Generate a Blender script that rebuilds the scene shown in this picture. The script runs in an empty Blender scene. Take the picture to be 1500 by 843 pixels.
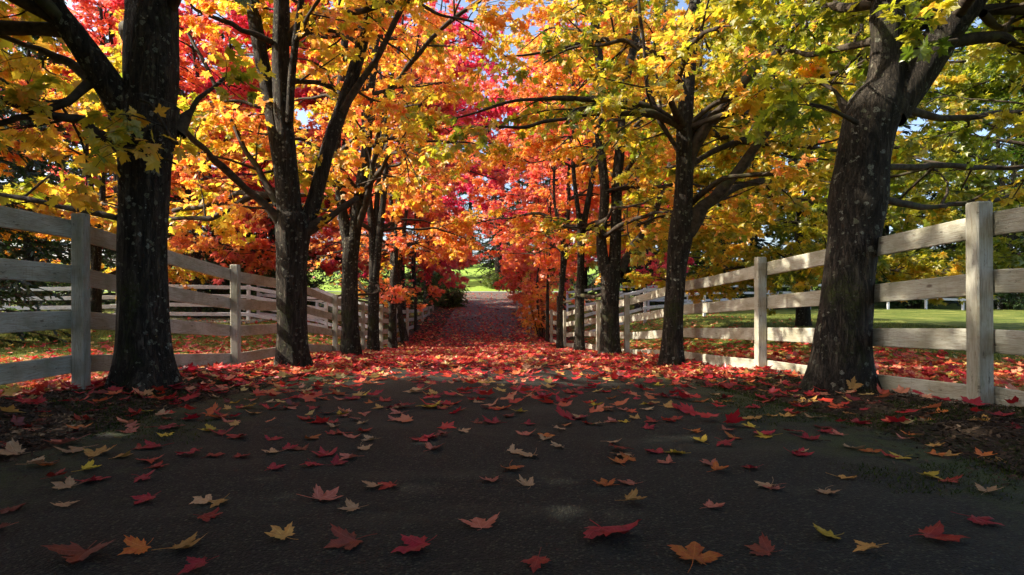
import bpy, math, random
import numpy as np
from mathutils import Vector, noise as mnoise
PI = math.pi
R = math.radians
C = bpy.context.scene.collection
SC = bpy.context.scene

# ------------------------------------------------------------------ camera maths
F, CX, HY, CAMH = 850.0, 715.0, 430.0, 0.75      # lens in photo pixels, vanishing point, horizon, eye height (m)
def P(px, py, z):                                  # a photo pixel at a depth (m along the lane) -> a place
    return np.array([(px-CX)*z/F, z, CAMH+(HY-py)*z/F])

# ------------------------------------------------------------------ terrain
_pz = np.array([-400,-40,-20,0,2,4,7,9,13,16.5,20,22,24,27,32,38,45,54,58,64,80,110,200,700.])
_ph = np.array([.3,.3,.15,.02,0,-.05,-.27,-.40,-.62,-.92,-1.20,-1.30,-1.27,-1.13,-.78,-.38,.08,.66,.83,.93,3.4,6.5,9.,12.])
_zz = np.linspace(-60,200,2601); _hh = np.interp(_zz,_pz,_ph)
_k = np.hanning(21); _k/=_k.sum()
_hh = np.convolve(np.pad(_hh,10,'edge'),_k,'valid')
_sz = np.array([-400,0,6,10,40,50,58,64,80,110,200,700.])
_sh = np.array([0,-.1,-.2,-.27,-.25,.2,.83,.93,3.4,6.5,9.,12.])
def smooth(t): t=np.clip(t,0,1); return t*t*(3-2*t)
def G(x, z):
    x=np.asarray(x,float); z=np.asarray(z,float)
    lane=np.where((z>-60)&(z<200),np.interp(z,_zz,_hh),np.interp(z,_pz,_ph))
    side=np.interp(z,_sz,_sh)+.05*np.sin(x*.31+1)*np.sin(z*.23)+.03*np.sin(x*.9+z*.6)
    ax=np.abs(x)
    k=smooth((ax-3.5)/5.0)
    h=lane*(1-k)+side*k
    near=smooth((14-z)/4)*smooth((z+30)/10)
    h=h+near*.07*np.exp(-((ax-3.25)/.5)**2)*(1+.4*np.sin(z*1.7+x))
    h=h-.02*(x/2.4)**2*(ax<2.6)*1.0-.02*(ax>=2.6)*1.17*np.exp(-(ax-2.6))
    return h
def ground_at_pixel(px,py):
    for z in np.arange(1.0,60,.01):
        p=P(px,py,z)
        if p[2]<=G(p[0],z)+.012: return np.array([p[0],z,float(G(p[0],z))])
    return P(px,py,30)

# ------------------------------------------------------------------ mesh helpers
def np_mesh(name, V, faces, mat, attrs=None, smooth_=True, uv=None, matidx=None):
    """faces: list of int arrays (n,k)."""
    me=bpy.data.meshes.new(name)
    V=np.asarray(V,np.float32).reshape(-1,3)
    me.vertices.add(len(V)); me.vertices.foreach_set('co',V.ravel())
    faces=[np.asarray(f,np.int32) for f in faces if len(f)]
    loops=np.concatenate([f.ravel() for f in faces])
    tot=np.concatenate([np.full(len(f),f.shape[1],np.int32) for f in faces])
    st=np.concatenate([[0],np.cumsum(tot)[:-1]]).astype(np.int32)
    me.loops.add(len(loops)); me.loops.foreach_set('vertex_index',loops)
    me.polygons.add(len(tot)); me.polygons.foreach_set('loop_start',st)
    try: me.polygons.foreach_set('loop_total',tot)
    except Exception: pass
    me.update(calc_edges=True)
    me.polygons.foreach_set('use_smooth',np.full(len(tot),smooth_,bool))
    if uv is not None:
        l=me.uv_layers.new(name='UVMap'); l.data.foreach_set('uv',np.asarray(uv,np.float32)[loops].ravel())
    for k,a in (attrs or {}).items():
        at=me.attributes.new(k,'FLOAT','POINT'); at.data.foreach_set('value',np.asarray(a,np.float32))
    for m in (mat if isinstance(mat,(list,tuple)) else [mat]): me.materials.append(m)
    if matidx is not None: me.polygons.foreach_set('material_index',np.asarray(matidx,np.int32))
    me.validate(); me.update()
    return me
def link(name, me, parent=None, loc=(0,0,0)):
    o=bpy.data.objects.new(name,me); C.objects.link(o); o.location=loc
    if parent is not None: o.parent=parent
    return o
def tag(o,label=None,cat=None,group=None,kind=None):
    if label: o['label']=label
    if cat: o['category']=cat
    if group: o['group']=group
    if kind: o['kind']=kind
    return o
def empty(name,loc,label,cat,group=None,rz=0):
    o=bpy.data.objects.new(name,None); C.objects.link(o); o.location=loc; o.rotation_euler=(0,0,rz)
    o.empty_display_size=.2
    return tag(o,label,cat,group)

def tubes(Pt, Rad, s):
    """batch of T tubes of n points: Pt (T,n,3), Rad (T,n) -> verts, quads"""
    T,n,_=Pt.shape
    d=Pt[:,-1]-Pt[:,0]; d/=np.linalg.norm(d,axis=1,keepdims=True)+1e-9
    ref=np.where(np.abs(d[:,2:3])>.85,np.array([[1.,0,0]]),np.array([[0,0,1.]]))
    tg=np.gradient(Pt,axis=1); tg/=np.linalg.norm(tg,axis=2,keepdims=True)+1e-9
    a=np.cross(tg,ref[:,None,:]); a/=np.linalg.norm(a,axis=2,keepdims=True)+1e-9
    b=np.cross(tg,a)
    th=np.arange(s)*2*PI/s
    V=Pt[:,:,None,:]+Rad[:,:,None,None]*(np.cos(th)[None,None,:,None]*a[:,:,None,:]+np.sin(th)[None,None,:,None]*b[:,:,None,:])
    idx=np.arange(T*n*s).reshape(T,n,s)
    q=np.stack([idx[:,:-1,:],np.roll(idx,-1,2)[:,:-1,:],np.roll(idx,-1,2)[:,1:,:],idx[:,1:,:]],-1).reshape(-1,4)
    return V.reshape(-1,3),q
def catmull(pts,step=.12):
    pts=np.asarray(pts,float)
    p=np.vstack([2*pts[0]-pts[1],pts,2*pts[-1]-pts[-2]])
    out=[]
    for i in range(1,len(p)-2):
        L=np.linalg.norm(p[i+1,:3]-p[i,:3]); n=max(2,int(L/step))
        t=np.linspace(0,1,n,endpoint=False)[:,None]
        out.append(.5*((2*p[i])+(-p[i-1]+p[i+1])*t+(2*p[i-1]-5*p[i]+4*p[i+1]-p[i+2])*t**2+(-p[i-1]+3*p[i]-3*p[i+1]+p[i+2])*t**3))
    out.append(p[-2][None,:])
    return np.vstack(out)
def bark_tube(rng, pr, s=24, step=.07, rough=.05, flare=0, cap=True):
    """pr: rows (x,y,z,r); returns verts, faces with ridges and lumps"""
    c=catmull(pr,step); pts=c[:,:3]; rad=np.maximum(c[:,3],.004).copy()
    n=len(pts)
    tg=np.gradient(pts,axis=0); tg/=np.linalg.norm(tg,axis=1,keepdims=True)+1e-9
    a=np.zeros((n,3)); v=np.cross(tg[0],[0,1,.01]); v/=np.linalg.norm(v)
    for i in range(n):
        v=v-tg[i]*v.dot(tg[i]); v/=np.linalg.norm(v)+1e-9; a[i]=v
    b=np.cross(tg,a)
    th=np.arange(s)*2*PI/s
    arc=np.concatenate([[0],np.cumsum(np.linalg.norm(np.diff(pts,axis=0),axis=1))])
    A,H=np.meshgrid(arc,th,indexing='ij')
    disp=np.zeros_like(A)
    for k in range(7):
        m=rng.integers(2,5+2*k); f=rng.uniform(.5,2.2)*(1+k*.4)
        disp+=np.sin(m*H+rng.uniform(0,6.3)+1.3*np.sin(A*f+rng.uniform(0,6)))*np.sin(A*f*.9+rng.uniform(0,6)+H)/(1+k*.5)
    disp*=rough*.38
    rr=rad[:,None]*(1+disp)
    if flare:
        fl=np.exp(-arc/.22)[:,None]*(1+.55*np.sin(H*5+rng.uniform(0,6))+.4*np.sin(H*3+rng.uniform(0,6)))
        rr=rr+rad[:,None]*flare*np.maximum(fl,0)
    V=pts[:,None,:]+rr[:,:,None]*(np.cos(th)[None,:,None]*a[:,None,:]+np.sin(th)[None,:,None]*b[:,None,:])
    idx=np.arange(n*s).reshape(n,s)
    q=np.stack([idx[:-1],np.roll(idx,-1,1)[:-1],np.roll(idx,-1,1)[1:],idx[1:]],-1).reshape(-1,4)
    V=V.reshape(-1,3)
    V=np.vstack([V,pts[-1]+tg[-1]*rad[-1]*.5]); e=len(V)-1
    tri=np.stack([idx[-1],np.roll(idx[-1],-1),np.full(s,e)],-1)
    return V,q,tri
class Acc:
    def __init__(s): s.V=[];s.F=[];s.n=0
    def add(s,V,*Fs):
        s.V.append(V)
        for f in Fs: s.F.append(np.asarray(f)+s.n)
        s.n+=len(V)
    def faces(s):
        q=[f for f in s.F if f.shape[1]==4]; t=[f for f in s.F if f.shape[1]==3]
        r=[]
        if q: r.append(np.vstack(q))
        if t: r.append(np.vstack(t))
        return r

# ------------------------------------------------------------------ materials
def new_mat(name):
    m=bpy.data.materials.new(name); m.use_nodes=True; nt=m.node_tree; nt.nodes.clear()
    return m,nt,nt.nodes,nt.links
def N(nt,t,**kw):
    n=nt.nodes.new(t)
    for k,v in kw.items():
        if k.startswith('i_'): n.inputs[int(k[2:])].default_value=v
        else: setattr(n,k,v)
    return n
def ramp(nt,stops,interp='LINEAR'):
    n=nt.nodes.new('ShaderNodeValToRGB'); e=n.color_ramp.elements; n.color_ramp.interpolation=interp
    while len(e)>1: e.remove(e[0])
    e[0].position=stops[0][0]; e[0].color=(*stops[0][1],1)
    for p,c in stops[1:]:
        x=e.new(p); x.color=(*c,1)
    return n
def math_n(nt,op,a,b=None,clamp=False):
    n=nt.nodes.new('ShaderNodeMath'); n.operation=op; n.use_clamp=clamp
    for i,v in enumerate((a,b)):
        if v is None: continue
        if isinstance(v,(int,float)): n.inputs[i].default_value=v
        else: nt.links.new(v,n.inputs[i])
    return n.outputs[0]
def mixc(nt,fac,a,b,mode='MIX'):
    n=nt.nodes.new('ShaderNodeMix'); n.data_type='RGBA'; n.blend_type=mode; n.clamp_factor=True
    for i,v in ((0,fac),(6,a),(7,b)):
        if isinstance(v,(int,float)): n.inputs[i].default_value=v
        elif isinstance(v,tuple): n.inputs[i].default_value=(*v,1)
        else: nt.links.new(v,n.inputs[i])
    return n.outputs[2]
def noise_n(nt,vec,scale,detail=4,rough=.55,dist=0):
    n=nt.nodes.new('ShaderNodeTexNoise'); n.inputs['Scale'].default_value=scale; n.inputs['Detail'].default_value=detail
    n.inputs['Roughness'].default_value=rough; n.inputs['Distortion'].default_value=dist
    if vec is not None: nt.links.new(vec,n.inputs['Vector'])
    return n.outputs[0]
def mapping(nt,vec,scale=(1,1,1),loc=(0,0,0)):
    n=nt.nodes.new('ShaderNodeMapping'); n.inputs['Scale'].default_value=scale; n.inputs['Location'].default_value=loc
    nt.links.new(vec,n.inputs['Vector']); return n.outputs[0]
def step_n(nt,v,lo,hi):
    n=nt.nodes.new('ShaderNodeMapRange'); n.interpolation_type='SMOOTHSTEP'
    n.inputs[1].default_value=lo; n.inputs[2].default_value=hi
    nt.links.new(v,n.inputs[0]); return n.outputs[0]
def principled(nt,col,rough=.8,bump=None,bstr=.5,bdist=.01,spec=.3,extra=None):
    b=nt.nodes.new('ShaderNodeBsdfPrincipled'); o=nt.nodes.new('ShaderNodeOutputMaterial')
    if isinstance(col,tuple): b.inputs['Base Color'].default_value=(*col,1)
    else: nt.links.new(col,b.inputs['Base Color'])
    if isinstance(rough,(int,float)): b.inputs['Roughness'].default_value=rough
    else: nt.links.new(rough,b.inputs['Roughness'])
    b.inputs['Specular IOR Level'].default_value=spec
    if bump is not None:
        bn=nt.nodes.new('ShaderNodeBump'); bn.inputs['Strength'].default_value=bstr; bn.inputs['Distance'].default_value=bdist
        nt.links.new(bump,bn.inputs['Height']); nt.links.new(bn.outputs[0],b.inputs['Normal'])
    nt.links.new(b.outputs[0],o.inputs[0]); return b

LEAF_RAMP=[(0,(.05,.12,.010)),(.16,(.22,.28,.016)),(.30,(.52,.48,.028)),(.42,(.84,.55,.045)),(.53,(.92,.42,.07)),(.64,(.90,.25,.075)),(.76,(.88,.19,.13)),(.88,(.82,.07,.09)),(1,(.74,.04,.15))]
def leaf_material(name,trans=.66,objcol=True,sat=1.0,val=1.0,rampstops=LEAF_RAMP):
    m,nt,n,l=new_mat(name)
    at=N(nt,'ShaderNodeAttribute',attribute_name='tint')
    v=at.outputs['Fac']
    if objcol:
        oi=nt.nodes.new('ShaderNodeObjectInfo'); sp=nt.nodes.new('ShaderNodeSeparateColor'); l.new(oi.outputs['Color'],sp.inputs[0])
        v=math_n(nt,'ADD',v,math_n(nt,'SUBTRACT',sp.outputs[0],.5),clamp=True)
    r=ramp(nt,rampstops); l.new(v,r.inputs[0])
    hs=nt.nodes.new('ShaderNodeHueSaturation'); hs.inputs['Saturation'].default_value=sat; hs.inputs['Value'].default_value=val
    l.new(r.outputs[0],hs.inputs['Color'])
    d=nt.nodes.new('ShaderNodeBsdfDiffuse'); t=nt.nodes.new('ShaderNodeBsdfTranslucent'); g=nt.nodes.new('ShaderNodeBsdfGlossy')
    dm=mixc(nt,1.0,hs.outputs[0],(.85,.85,.85),'MULTIPLY'); l.new(dm,d.inputs[0]); l.new(hs.outputs[0],t.inputs[0])
    g.inputs['Roughness'].default_value=.42; g.inputs[0].default_value=(1,1,1,1)
    mx=nt.nodes.new('ShaderNodeMixShader'); mx.inputs[0].default_value=trans; l.new(d.outputs[0],mx.inputs[1]); l.new(t.outputs[0],mx.inputs[2])
    m2=nt.nodes.new('ShaderNodeMixShader'); m2.inputs[0].default_value=.045; l.new(mx.outputs[0],m2.inputs[1]); l.new(g.outputs[0],m2.inputs[2])
    o=nt.nodes.new('ShaderNodeOutputMaterial'); l.new(m2.outputs[0],o.inputs[0])
    return m
M={}
M['leaf']=leaf_material('maple_leaves')
M['litter']=leaf_material('fallen_leaves',trans=.25,objcol=False,rampstops=[(0,(.55,.42,.18)),(.12,(.62,.40,.08)),(.22,(.62,.27,.16)),(.32,(.66,.16,.05)),(.45,(.60,.06,.03)),(.62,(.52,.022,.03)),(.85,(.36,.012,.03)),(1,(.14,.02,.018))])
M['green']=leaf_material('green_foliage',trans=.4,objcol=True,rampstops=[(0,(.010,.022,.008)),(.3,(.022,.045,.012)),(.5,(.040,.085,.015)),(.75,(.09,.16,.02)),(1,(.22,.28,.03))])

def fallen_mat(name,c1,c2):
    m,nt,n,l=new_mat(name)
    uv=nt.nodes.new('ShaderNodeTexCoord'); sx=nt.nodes.new('ShaderNodeSeparateXYZ'); l.new(uv.outputs['UV'],sx.inputs[0])
    oi=nt.nodes.new('ShaderNodeObjectInfo')
    ang=math_n(nt,'ARCTAN2',sx.outputs[0],sx.outputs[1])
    rad=math_n(nt,'SQRT',math_n(nt,'ADD',math_n(nt,'MULTIPLY',sx.outputs[0],sx.outputs[0]),math_n(nt,'MULTIPLY',sx.outputs[1],sx.outputs[1])))
    pp=math_n(nt,'PINGPONG',ang,R(25.5))                 # distance in angle to a lobe axis
    dist=math_n(nt,'MULTIPLY',pp,rad)
    vein=math_n(nt,'SUBTRACT',1.0,step_n(nt,dist,.006,.022))
    side=math_n(nt,'PINGPONG',math_n(nt,'ADD',math_n(nt,'MULTIPLY',rad,1.0),math_n(nt,'MULTIPLY',pp,-.45)),.055)
    sv=math_n(nt,'SUBTRACT',1.0,step_n(nt,side,.002,.010))
    v=math_n(nt,'MAXIMUM',vein,math_n(nt,'MULTIPLY',sv,.45))
    off=nt.nodes.new('ShaderNodeVectorMath'); off.operation='ADD'; l.new(uv.outputs['UV'],off.inputs[0])
    cb=nt.nodes.new('ShaderNodeCombineXYZ'); l.new(math_n(nt,'MULTIPLY',oi.outputs['Random'],37.),cb.inputs[0]); l.new(cb.outputs[0],off.inputs[1])
    nz=noise_n(nt,off.outputs[0],3.2,5,.6)
    col=mixc(nt,step_n(nt,nz,.38,.66),c1,c2)
    sp=noise_n(nt,off.outputs[0],16,3,.6)
    col=mixc(nt,math_n(nt,'MULTIPLY',step_n(nt,sp,.62,.7),.65),col,(.06,.025,.012))
    col=mixc(nt,math_n(nt,'MULTIPLY',v,.38),col,tuple(min(1,x*1.5+.04) for x in c1))
    hs=nt.nodes.new('ShaderNodeHueSaturation'); l.new(col,hs.inputs['Color'])
    l.new(math_n(nt,'ADD',math_n(nt,'MULTIPLY',oi.outputs['Random'],.45),.75),hs.inputs['Value'])
    col=hs.outputs[0]
    bp=nt.nodes.new('ShaderNodeBump'); bp.inputs['Strength'].default_value=.5; bp.inputs['Distance'].default_value=.004
    l.new(math_n(nt,'ADD',math_n(nt,'MULTIPLY',v,-1.),math_n(nt,'MULTIPLY',nz,1.2)),bp.inputs['Height'])
    b=nt.nodes.new('ShaderNodeBsdfPrincipled'); l.new(col,b.inputs['Base Color']); b.inputs['Roughness'].default_value=.5; b.inputs['Specular IOR Level'].default_value=.35
    l.new(bp.outputs[0],b.inputs['Normal'])
    t=nt.nodes.new('ShaderNodeBsdfTranslucent'); l.new(col,t.inputs[0])
    mx=nt.nodes.new('ShaderNodeMixShader'); mx.inputs[0].default_value=.18; l.new(b.outputs[0],mx.inputs[1]); l.new(t.outputs[0],mx.inputs[2])
    o=nt.nodes.new('ShaderNodeOutputMaterial'); l.new(mx.outputs[0],o.inputs[0])
    return m
FALL={'c':('crimson',(.34,.012,.030),(.22,.008,.014)),'r':('red',(.36,.030,.018),(.24,.018,.012)),'s':('salmon pink',(.46,.16,.11),(.36,.085,.05)),
 'o':('orange',(.50,.16,.022),(.42,.075,.015)),'t':('pale tan',(.50,.32,.17),(.40,.24,.12)),'g':('golden brown',(.52,.30,.075),(.42,.20,.045)),
 'y':('bright yellow',(.60,.42,.035),(.50,.36,.03)),'b':('brownish red',(.24,.045,.025),(.15,.03,.018))}
for k,(nm,a,b_) in FALL.items(): M['f_'+k]=fallen_mat('fallen_leaf_'+nm.replace(' ','_'),a,b_)

def bark_material():
    m,nt,n,l=new_mat('maple_bark')
    g=nt.nodes.new('ShaderNodeTexCoord'); v=g.outputs['Object']
    oi=nt.nodes.new('ShaderNodeObjectInfo'); 
    stretched=mapping(nt,v,(9,9,1.6)); rid=noise_n(nt,stretched,2.2,6,.62,.6)
    fine=noise_n(nt,v,45,5,.65)
    ridg=noise_n(nt,mapping(nt,v,(13,13,1.9)),1.6,5,.6,1.2)
    crack=math_n(nt,'SUBTRACT',1.,step_n(nt,math_n(nt,'ABSOLUTE',math_n(nt,'SUBTRACT',ridg,.5)),.0,.055))
    cross=math_n(nt,'SUBTRACT',1.,step_n(nt,math_n(nt,'ABSOLUTE',math_n(nt,'SUBTRACT',noise_n(nt,mapping(nt,v,(9,9,7),(5,2,1)),2.2,4,.6,.8),.5)),.0,.03))
    crack=math_n(nt,'MAXIMUM',crack,math_n(nt,'MULTIPLY',cross,.4))
    r=ramp(nt,[(.28,(.008,.0065,.005)),(.5,(.044,.036,.027)),(.72,(.115,.094,.070))]); l.new(rid,r.inputs[0])
    col=mixc(nt,math_n(nt,'MULTIPLY',crack,.7),r.outputs[0],(.008,.006,.005))
    col=mixc(nt,math_n(nt,'MULTIPLY',fine,.35),col,(.03,.026,.02))
    # lichen: crisp pale blotches, in patches
    lich=nt.nodes.new('ShaderNodeTexVoronoi'); lich.inputs['Scale'].default_value=19; lich.inputs['Randomness'].default_value=1
    warp=nt.nodes.new('ShaderNodeVectorMath'); warp.operation='ADD'; l.new(v,warp.inputs[0])
    nn=nt.nodes.new('ShaderNodeTexNoise'); nn.inputs['Scale'].default_value=30; nn.inputs['Detail'].default_value=3; l.new(v,nn.inputs['Vector'])
    sc=nt.nodes.new('ShaderNodeVectorMath'); sc.operation='SCALE'; sc.inputs['Scale'].default_value=.05; l.new(nn.outputs['Color'],sc.inputs[0]); l.new(sc.outputs[0],warp.inputs[1])
    l.new(warp.outputs[0],lich.inputs['Vector'])
    sel=nt.nodes.new('ShaderNodeSeparateColor'); l.new(lich.outputs['Color'],sel.inputs[0])
    size=math_n(nt,'MULTIPLY',math_n(nt,'SUBTRACT',sel.outputs[0],.30),.75)
    spot=step_n(nt,math_n(nt,'SUBTRACT',size,lich.outputs['Distance']),0,.05)
    patch=step_n(nt,noise_n(nt,v,1.5,5,.7),.41,.53)
    spot=math_n(nt,'MULTIPLY',spot,patch)
    lich2=nt.nodes.new('ShaderNodeTexVoronoi'); lich2.inputs['Scale'].default_value=38; l.new(warp.outputs[0],lich2.inputs['Vector'])
    s2=nt.nodes.new('ShaderNodeSeparateColor'); l.new(lich2.outputs['Color'],s2.inputs[0])
    sp2=math_n(nt,'MULTIPLY',step_n(nt,math_n(nt,'SUBTRACT',math_n(nt,'MULTIPLY',math_n(nt,'SUBTRACT',s2.outputs[0],.6),.8),lich2.outputs['Distance']),0,.05),step_n(nt,noise_n(nt,v,2.1,3,.6),.40,.56))
    lc=mixc(nt,sel.outputs[1],(.15,.16,.10),(.29,.30,.25))
    broken=step_n(nt,noise_n(nt,v,90,3,.6),.36,.5)
    col=mixc(nt,math_n(nt,'MULTIPLY',math_n(nt,'MAXIMUM',spot,math_n(nt,'MULTIPLY',sp2,.8)),math_n(nt,'MULTIPLY',broken,.85)),col,lc)
    # moss in damp patches
    moss=math_n(nt,'MULTIPLY',step_n(nt,noise_n(nt,mapping(nt,v,(1,1,.6),(4.2,1.7,0)),1.7,5,.65),.56,.68),step_n(nt,fine,.35,.6))
    col=mixc(nt,math_n(nt,'MULTIPLY',moss,.75),col,(.045,.060,.010))
    h=math_n(nt,'ADD',math_n(nt,'ADD',math_n(nt,'MULTIPLY',rid,1.4),math_n(nt,'MULTIPLY',crack,-.8)),math_n(nt,'ADD',math_n(nt,'MULTIPLY',fine,.35),math_n(nt,'MULTIPLY',spot,.12)))
    principled(nt,col,.88,h,.9,.035,.2)
    return m
M['bark']=bark_material()
def twig_material():
    m,nt,n,l=new_mat('twig_bark'); g=nt.nodes.new('ShaderNodeTexCoord')
    r=ramp(nt,[(.3,(.014,.010,.008)),(.7,(.075,.058,.040))]); f=noise_n(nt,g.outputs['Object'],14,5,.6); l.new(f,r.inputs[0])
    mo=step_n(nt,noise_n(nt,g.outputs['Object'],3,4,.6),.55,.65)
    principled(nt,mixc(nt,math_n(nt,'MULTIPLY',mo,.5),r.outputs[0],(.05,.06,.015)),.85,f,.6,.01,.2); return m
M['twig']=twig_material()

def paint_material(name,base,dirt=.6,warm=(.30,.27,.17)):
    m,nt,n,l=new_mat(name); g=nt.nodes.new('ShaderNodeTexCoord'); uv=g.outputs['UV']
    w=nt.nodes.new('ShaderNodeTexWave')
    grain=noise_n(nt,mapping(nt,uv,(2.2,60,1)),3,6,.65,.8)
    big=noise_n(nt,mapping(nt,uv,(1.4,3,1)),2.0,5,.6)
    streak=noise_n(nt,mapping(nt,uv,(16,1.4,1)),2,4,.6)
    col=mixc(nt,math_n(nt,'MULTIPLY',step_n(nt,big,.36,.68),dirt),base,warm)
    col=mixc(nt,math_n(nt,'MULTIPLY',step_n(nt,streak,.54,.72),.35*dirt),col,(.16,.16,.10))
    col=mixc(nt,math_n(nt,'MULTIPLY',step_n(nt,grain,.47,.62),.75),col,(.24,.20,.14))
    chip=step_n(nt,noise_n(nt,mapping(nt,uv,(4,11,1),(3,7,0)),3.0,7,.75),.60,.64)
    col=mixc(nt,math_n(nt,'MULTIPLY',chip,.8),col,(.11,.085,.06))
    kn=nt.nodes.new('ShaderNodeTexVoronoi'); kn.inputs['Scale'].default_value=1.0; l.new(mapping(nt,uv,(1.9,5.0,1)),kn.inputs['Vector'])
    sk=nt.nodes.new('ShaderNodeSeparateColor'); l.new(kn.outputs['Color'],sk.inputs[0])
    knot=math_n(nt,'MULTIPLY',math_n(nt,'SUBTRACT',1.,step_n(nt,kn.outputs['Distance'],.03,.08)),step_n(nt,sk.outputs[0],.6,.65))
    col=mixc(nt,math_n(nt,'MULTIPLY',knot,.8),col,(.10,.07,.045))
    gr=step_n(nt,noise_n(nt,mapping(nt,uv,(3,6,1),(9,2,0)),2.5,5,.7),.55,.75)
    col=mixc(nt,math_n(nt,'MULTIPLY',gr,.6*dirt),col,(.15,.18,.075))
    h=math_n(nt,'ADD',math_n(nt,'MULTIPLY',grain,-1.),math_n(nt,'ADD',math_n(nt,'MULTIPLY',chip,-.8),math_n(nt,'MULTIPLY',knot,-.6)))
    principled(nt,col,.6,h,.8,.008,.3); return m
M['paint']=paint_material('weathered_white_paint',(.47,.465,.39),.75,(.24,.23,.145))
M['paint2']=paint_material('clean_white_paint',(.74,.76,.78),.2)

def asphalt_material():
    m,nt,n,l=new_mat('asphalt'); g=nt.nodes.new('ShaderNodeTexCoord'); v=g.outputs['Object']
    vo=nt.nodes.new('ShaderNodeTexVoronoi'); vo.inputs['Scale'].default_value=115; l.new(v,vo.inputs['Vector'])
    s=nt.nodes.new('ShaderNodeSeparateColor'); l.new(vo.outputs['Color'],s.inputs[0])
    vo2=nt.nodes.new('ShaderNodeTexVoronoi'); vo2.inputs['Scale'].default_value=230; l.new(v,vo2.inputs['Vector'])
    big=noise_n(nt,mapping(nt,v,(.8,2.2,1)),.9,5,.6)
    st=ramp(nt,[(0,(.003,.0042,.003)),(.5,(.0085,.0112,.0080)),(.8,(.022,.026,.018)),(1,(.065,.068,.048))]); l.new(s.outputs[0],st.inputs[0])
    col=mixc(nt,step_n(nt,vo.outputs['Distance'],.35,.75),st.outputs[0],(.006,.0065,.005))
    col=mixc(nt,math_n(nt,'MULTIPLY',step_n(nt,big,.48,.66),.40),col,(.044,.047,.032))
    # moss and dirt creeping in from both edges
    sx=nt.nodes.new('ShaderNodeSeparateXYZ'); l.new(v,sx.inputs[0])
    ax=math_n(nt,'ABSOLUTE',sx.outputs[0])
    e=math_n(nt,'ADD',ax,math_n(nt,'MULTIPLY',math_n(nt,'SUBTRACT',noise_n(nt,v,1.6,6,.65),.5),2.6))
    mf=math_n(nt,'MULTIPLY',step_n(nt,e,1.3,2.2),step_n(nt,noise_n(nt,v,7,5,.7),.36,.56))
    col=mixc(nt,math_n(nt,'MULTIPLY',mf,.8),col,(.035,.055,.010))
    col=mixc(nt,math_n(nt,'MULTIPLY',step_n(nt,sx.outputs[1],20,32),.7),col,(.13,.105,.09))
    ds=step_n(nt,noise_n(nt,v,26,4,.7),.60,.72)
    col=mixc(nt,math_n(nt,'MULTIPLY',ds,.35),col,(.07,.055,.03))
    h=math_n(nt,'ADD',math_n(nt,'MULTIPLY',vo.outputs['Distance'],-1.2),math_n(nt,'ADD',math_n(nt,'MULTIPLY',vo2.outputs['Distance'],-.5),math_n(nt,'MULTIPLY',s.outputs[1],.7)))
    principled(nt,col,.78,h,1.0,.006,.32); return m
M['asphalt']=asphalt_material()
def ground_material():
    m,nt,n,l=new_mat('soil_and_lawn'); g=nt.nodes.new('ShaderNodeTexCoord'); v=g.outputs['Object']
    sx=nt.nodes.new('ShaderNodeSeparateXYZ'); l.new(v,sx.inputs[0]); ax=math_n(nt,'ABSOLUTE',sx.outputs[0])
    nz=noise_n(nt,v,.9,6,.65)
    soil=ramp(nt,[(.3,(.012,.009,.006)),(.55,(.040,.028,.018)),(.75,(.085,.060,.038))]); l.new(noise_n(nt,v,38,6,.7),soil.inputs[0])
    moss=math_n(nt,'MULTIPLY',step_n(nt,noise_n(nt,v,1.4,5,.65,.3),.50,.62),step_n(nt,noise_n(nt,v,30,4,.7),.35,.55))
    sc=mixc(nt,math_n(nt,'MULTIPLY',moss,.85),soil.outputs[0],(.042,.062,.010))
    gr=ramp(nt,[(.3,(.035,.06,.010)),(.45,(.08,.11,.018)),(.58,(.15,.17,.035)),(.72,(.32,.28,.09))]); l.new(noise_n(nt,v,.8,8,.75),gr.inputs[0])
    gm=step_n(nt,math_n(nt,'ADD',ax,math_n(nt,'MULTIPLY',nz,2.0)),4.6,5.6)
    far=step_n(nt,sx.outputs[1],56,60); gm=math_n(nt,'MAXIMUM',gm,far)
    gcol=mixc(nt,far,gr.outputs[0],(.20,.30,.045))
    col=mixc(nt,gm,sc,gcol)
    h=math_n(nt,'ADD',noise_n(nt,v,60,6,.75),math_n(nt,'ADD',math_n(nt,'MULTIPLY',noise_n(nt,v,9,4,.6),2.),math_n(nt,'MULTIPLY',noise_n(nt,v,1.5,4,.6),6.)))
    principled(nt,col,.92,h,.9,.02,.15); return m
M['ground']=ground_material()
def simple_noise_mat(name,c1,c2,scale,rough=.85,bd=.01,bs=.6):
    m,nt,n,l=new_mat(name); g=nt.nodes.new('ShaderNodeTexCoord')
    f=noise_n(nt,g.outputs['Object'],scale,6,.65); r=ramp(nt,[(.3,c1),(.7,c2)]); l.new(f,r.inputs[0]); principled(nt,r.outputs[0],rough,f,bs,bd,.2); return m
M['grey_road']=simple_noise_mat('pale_asphalt',(.18,.18,.18),(.30,.30,.29),6)
M['gravel']=simple_noise_mat('grey_gravel',(.06,.055,.05),(.20,.19,.17),18,bs=1,bd=.03)
def attr_mat(name,stops,rough=.8,trans=0):
    m,nt,n,l=new_mat(name); at=N(nt,'ShaderNodeAttribute',attribute_name='tint'); r=ramp(nt,stops); l.new(at.outputs['Fac'],r.inputs[0])
    b=principled(nt,r.outputs[0],rough,spec=.2)
    if trans:
        t=nt.nodes.new('ShaderNodeBsdfTranslucent'); l.new(r.outputs[0],t.inputs[0]); mx=nt.nodes.new('ShaderNodeMixShader'); mx.inputs[0].default_value=trans
        o=[x for x in nt.nodes if x.type=='OUTPUT_MATERIAL'][0]; l.new(b.outputs[0],mx.inputs[1]); l.new(t.outputs[0],mx.inputs[2]); l.new(mx.outputs[0],o.inputs[0])
    return m
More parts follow.
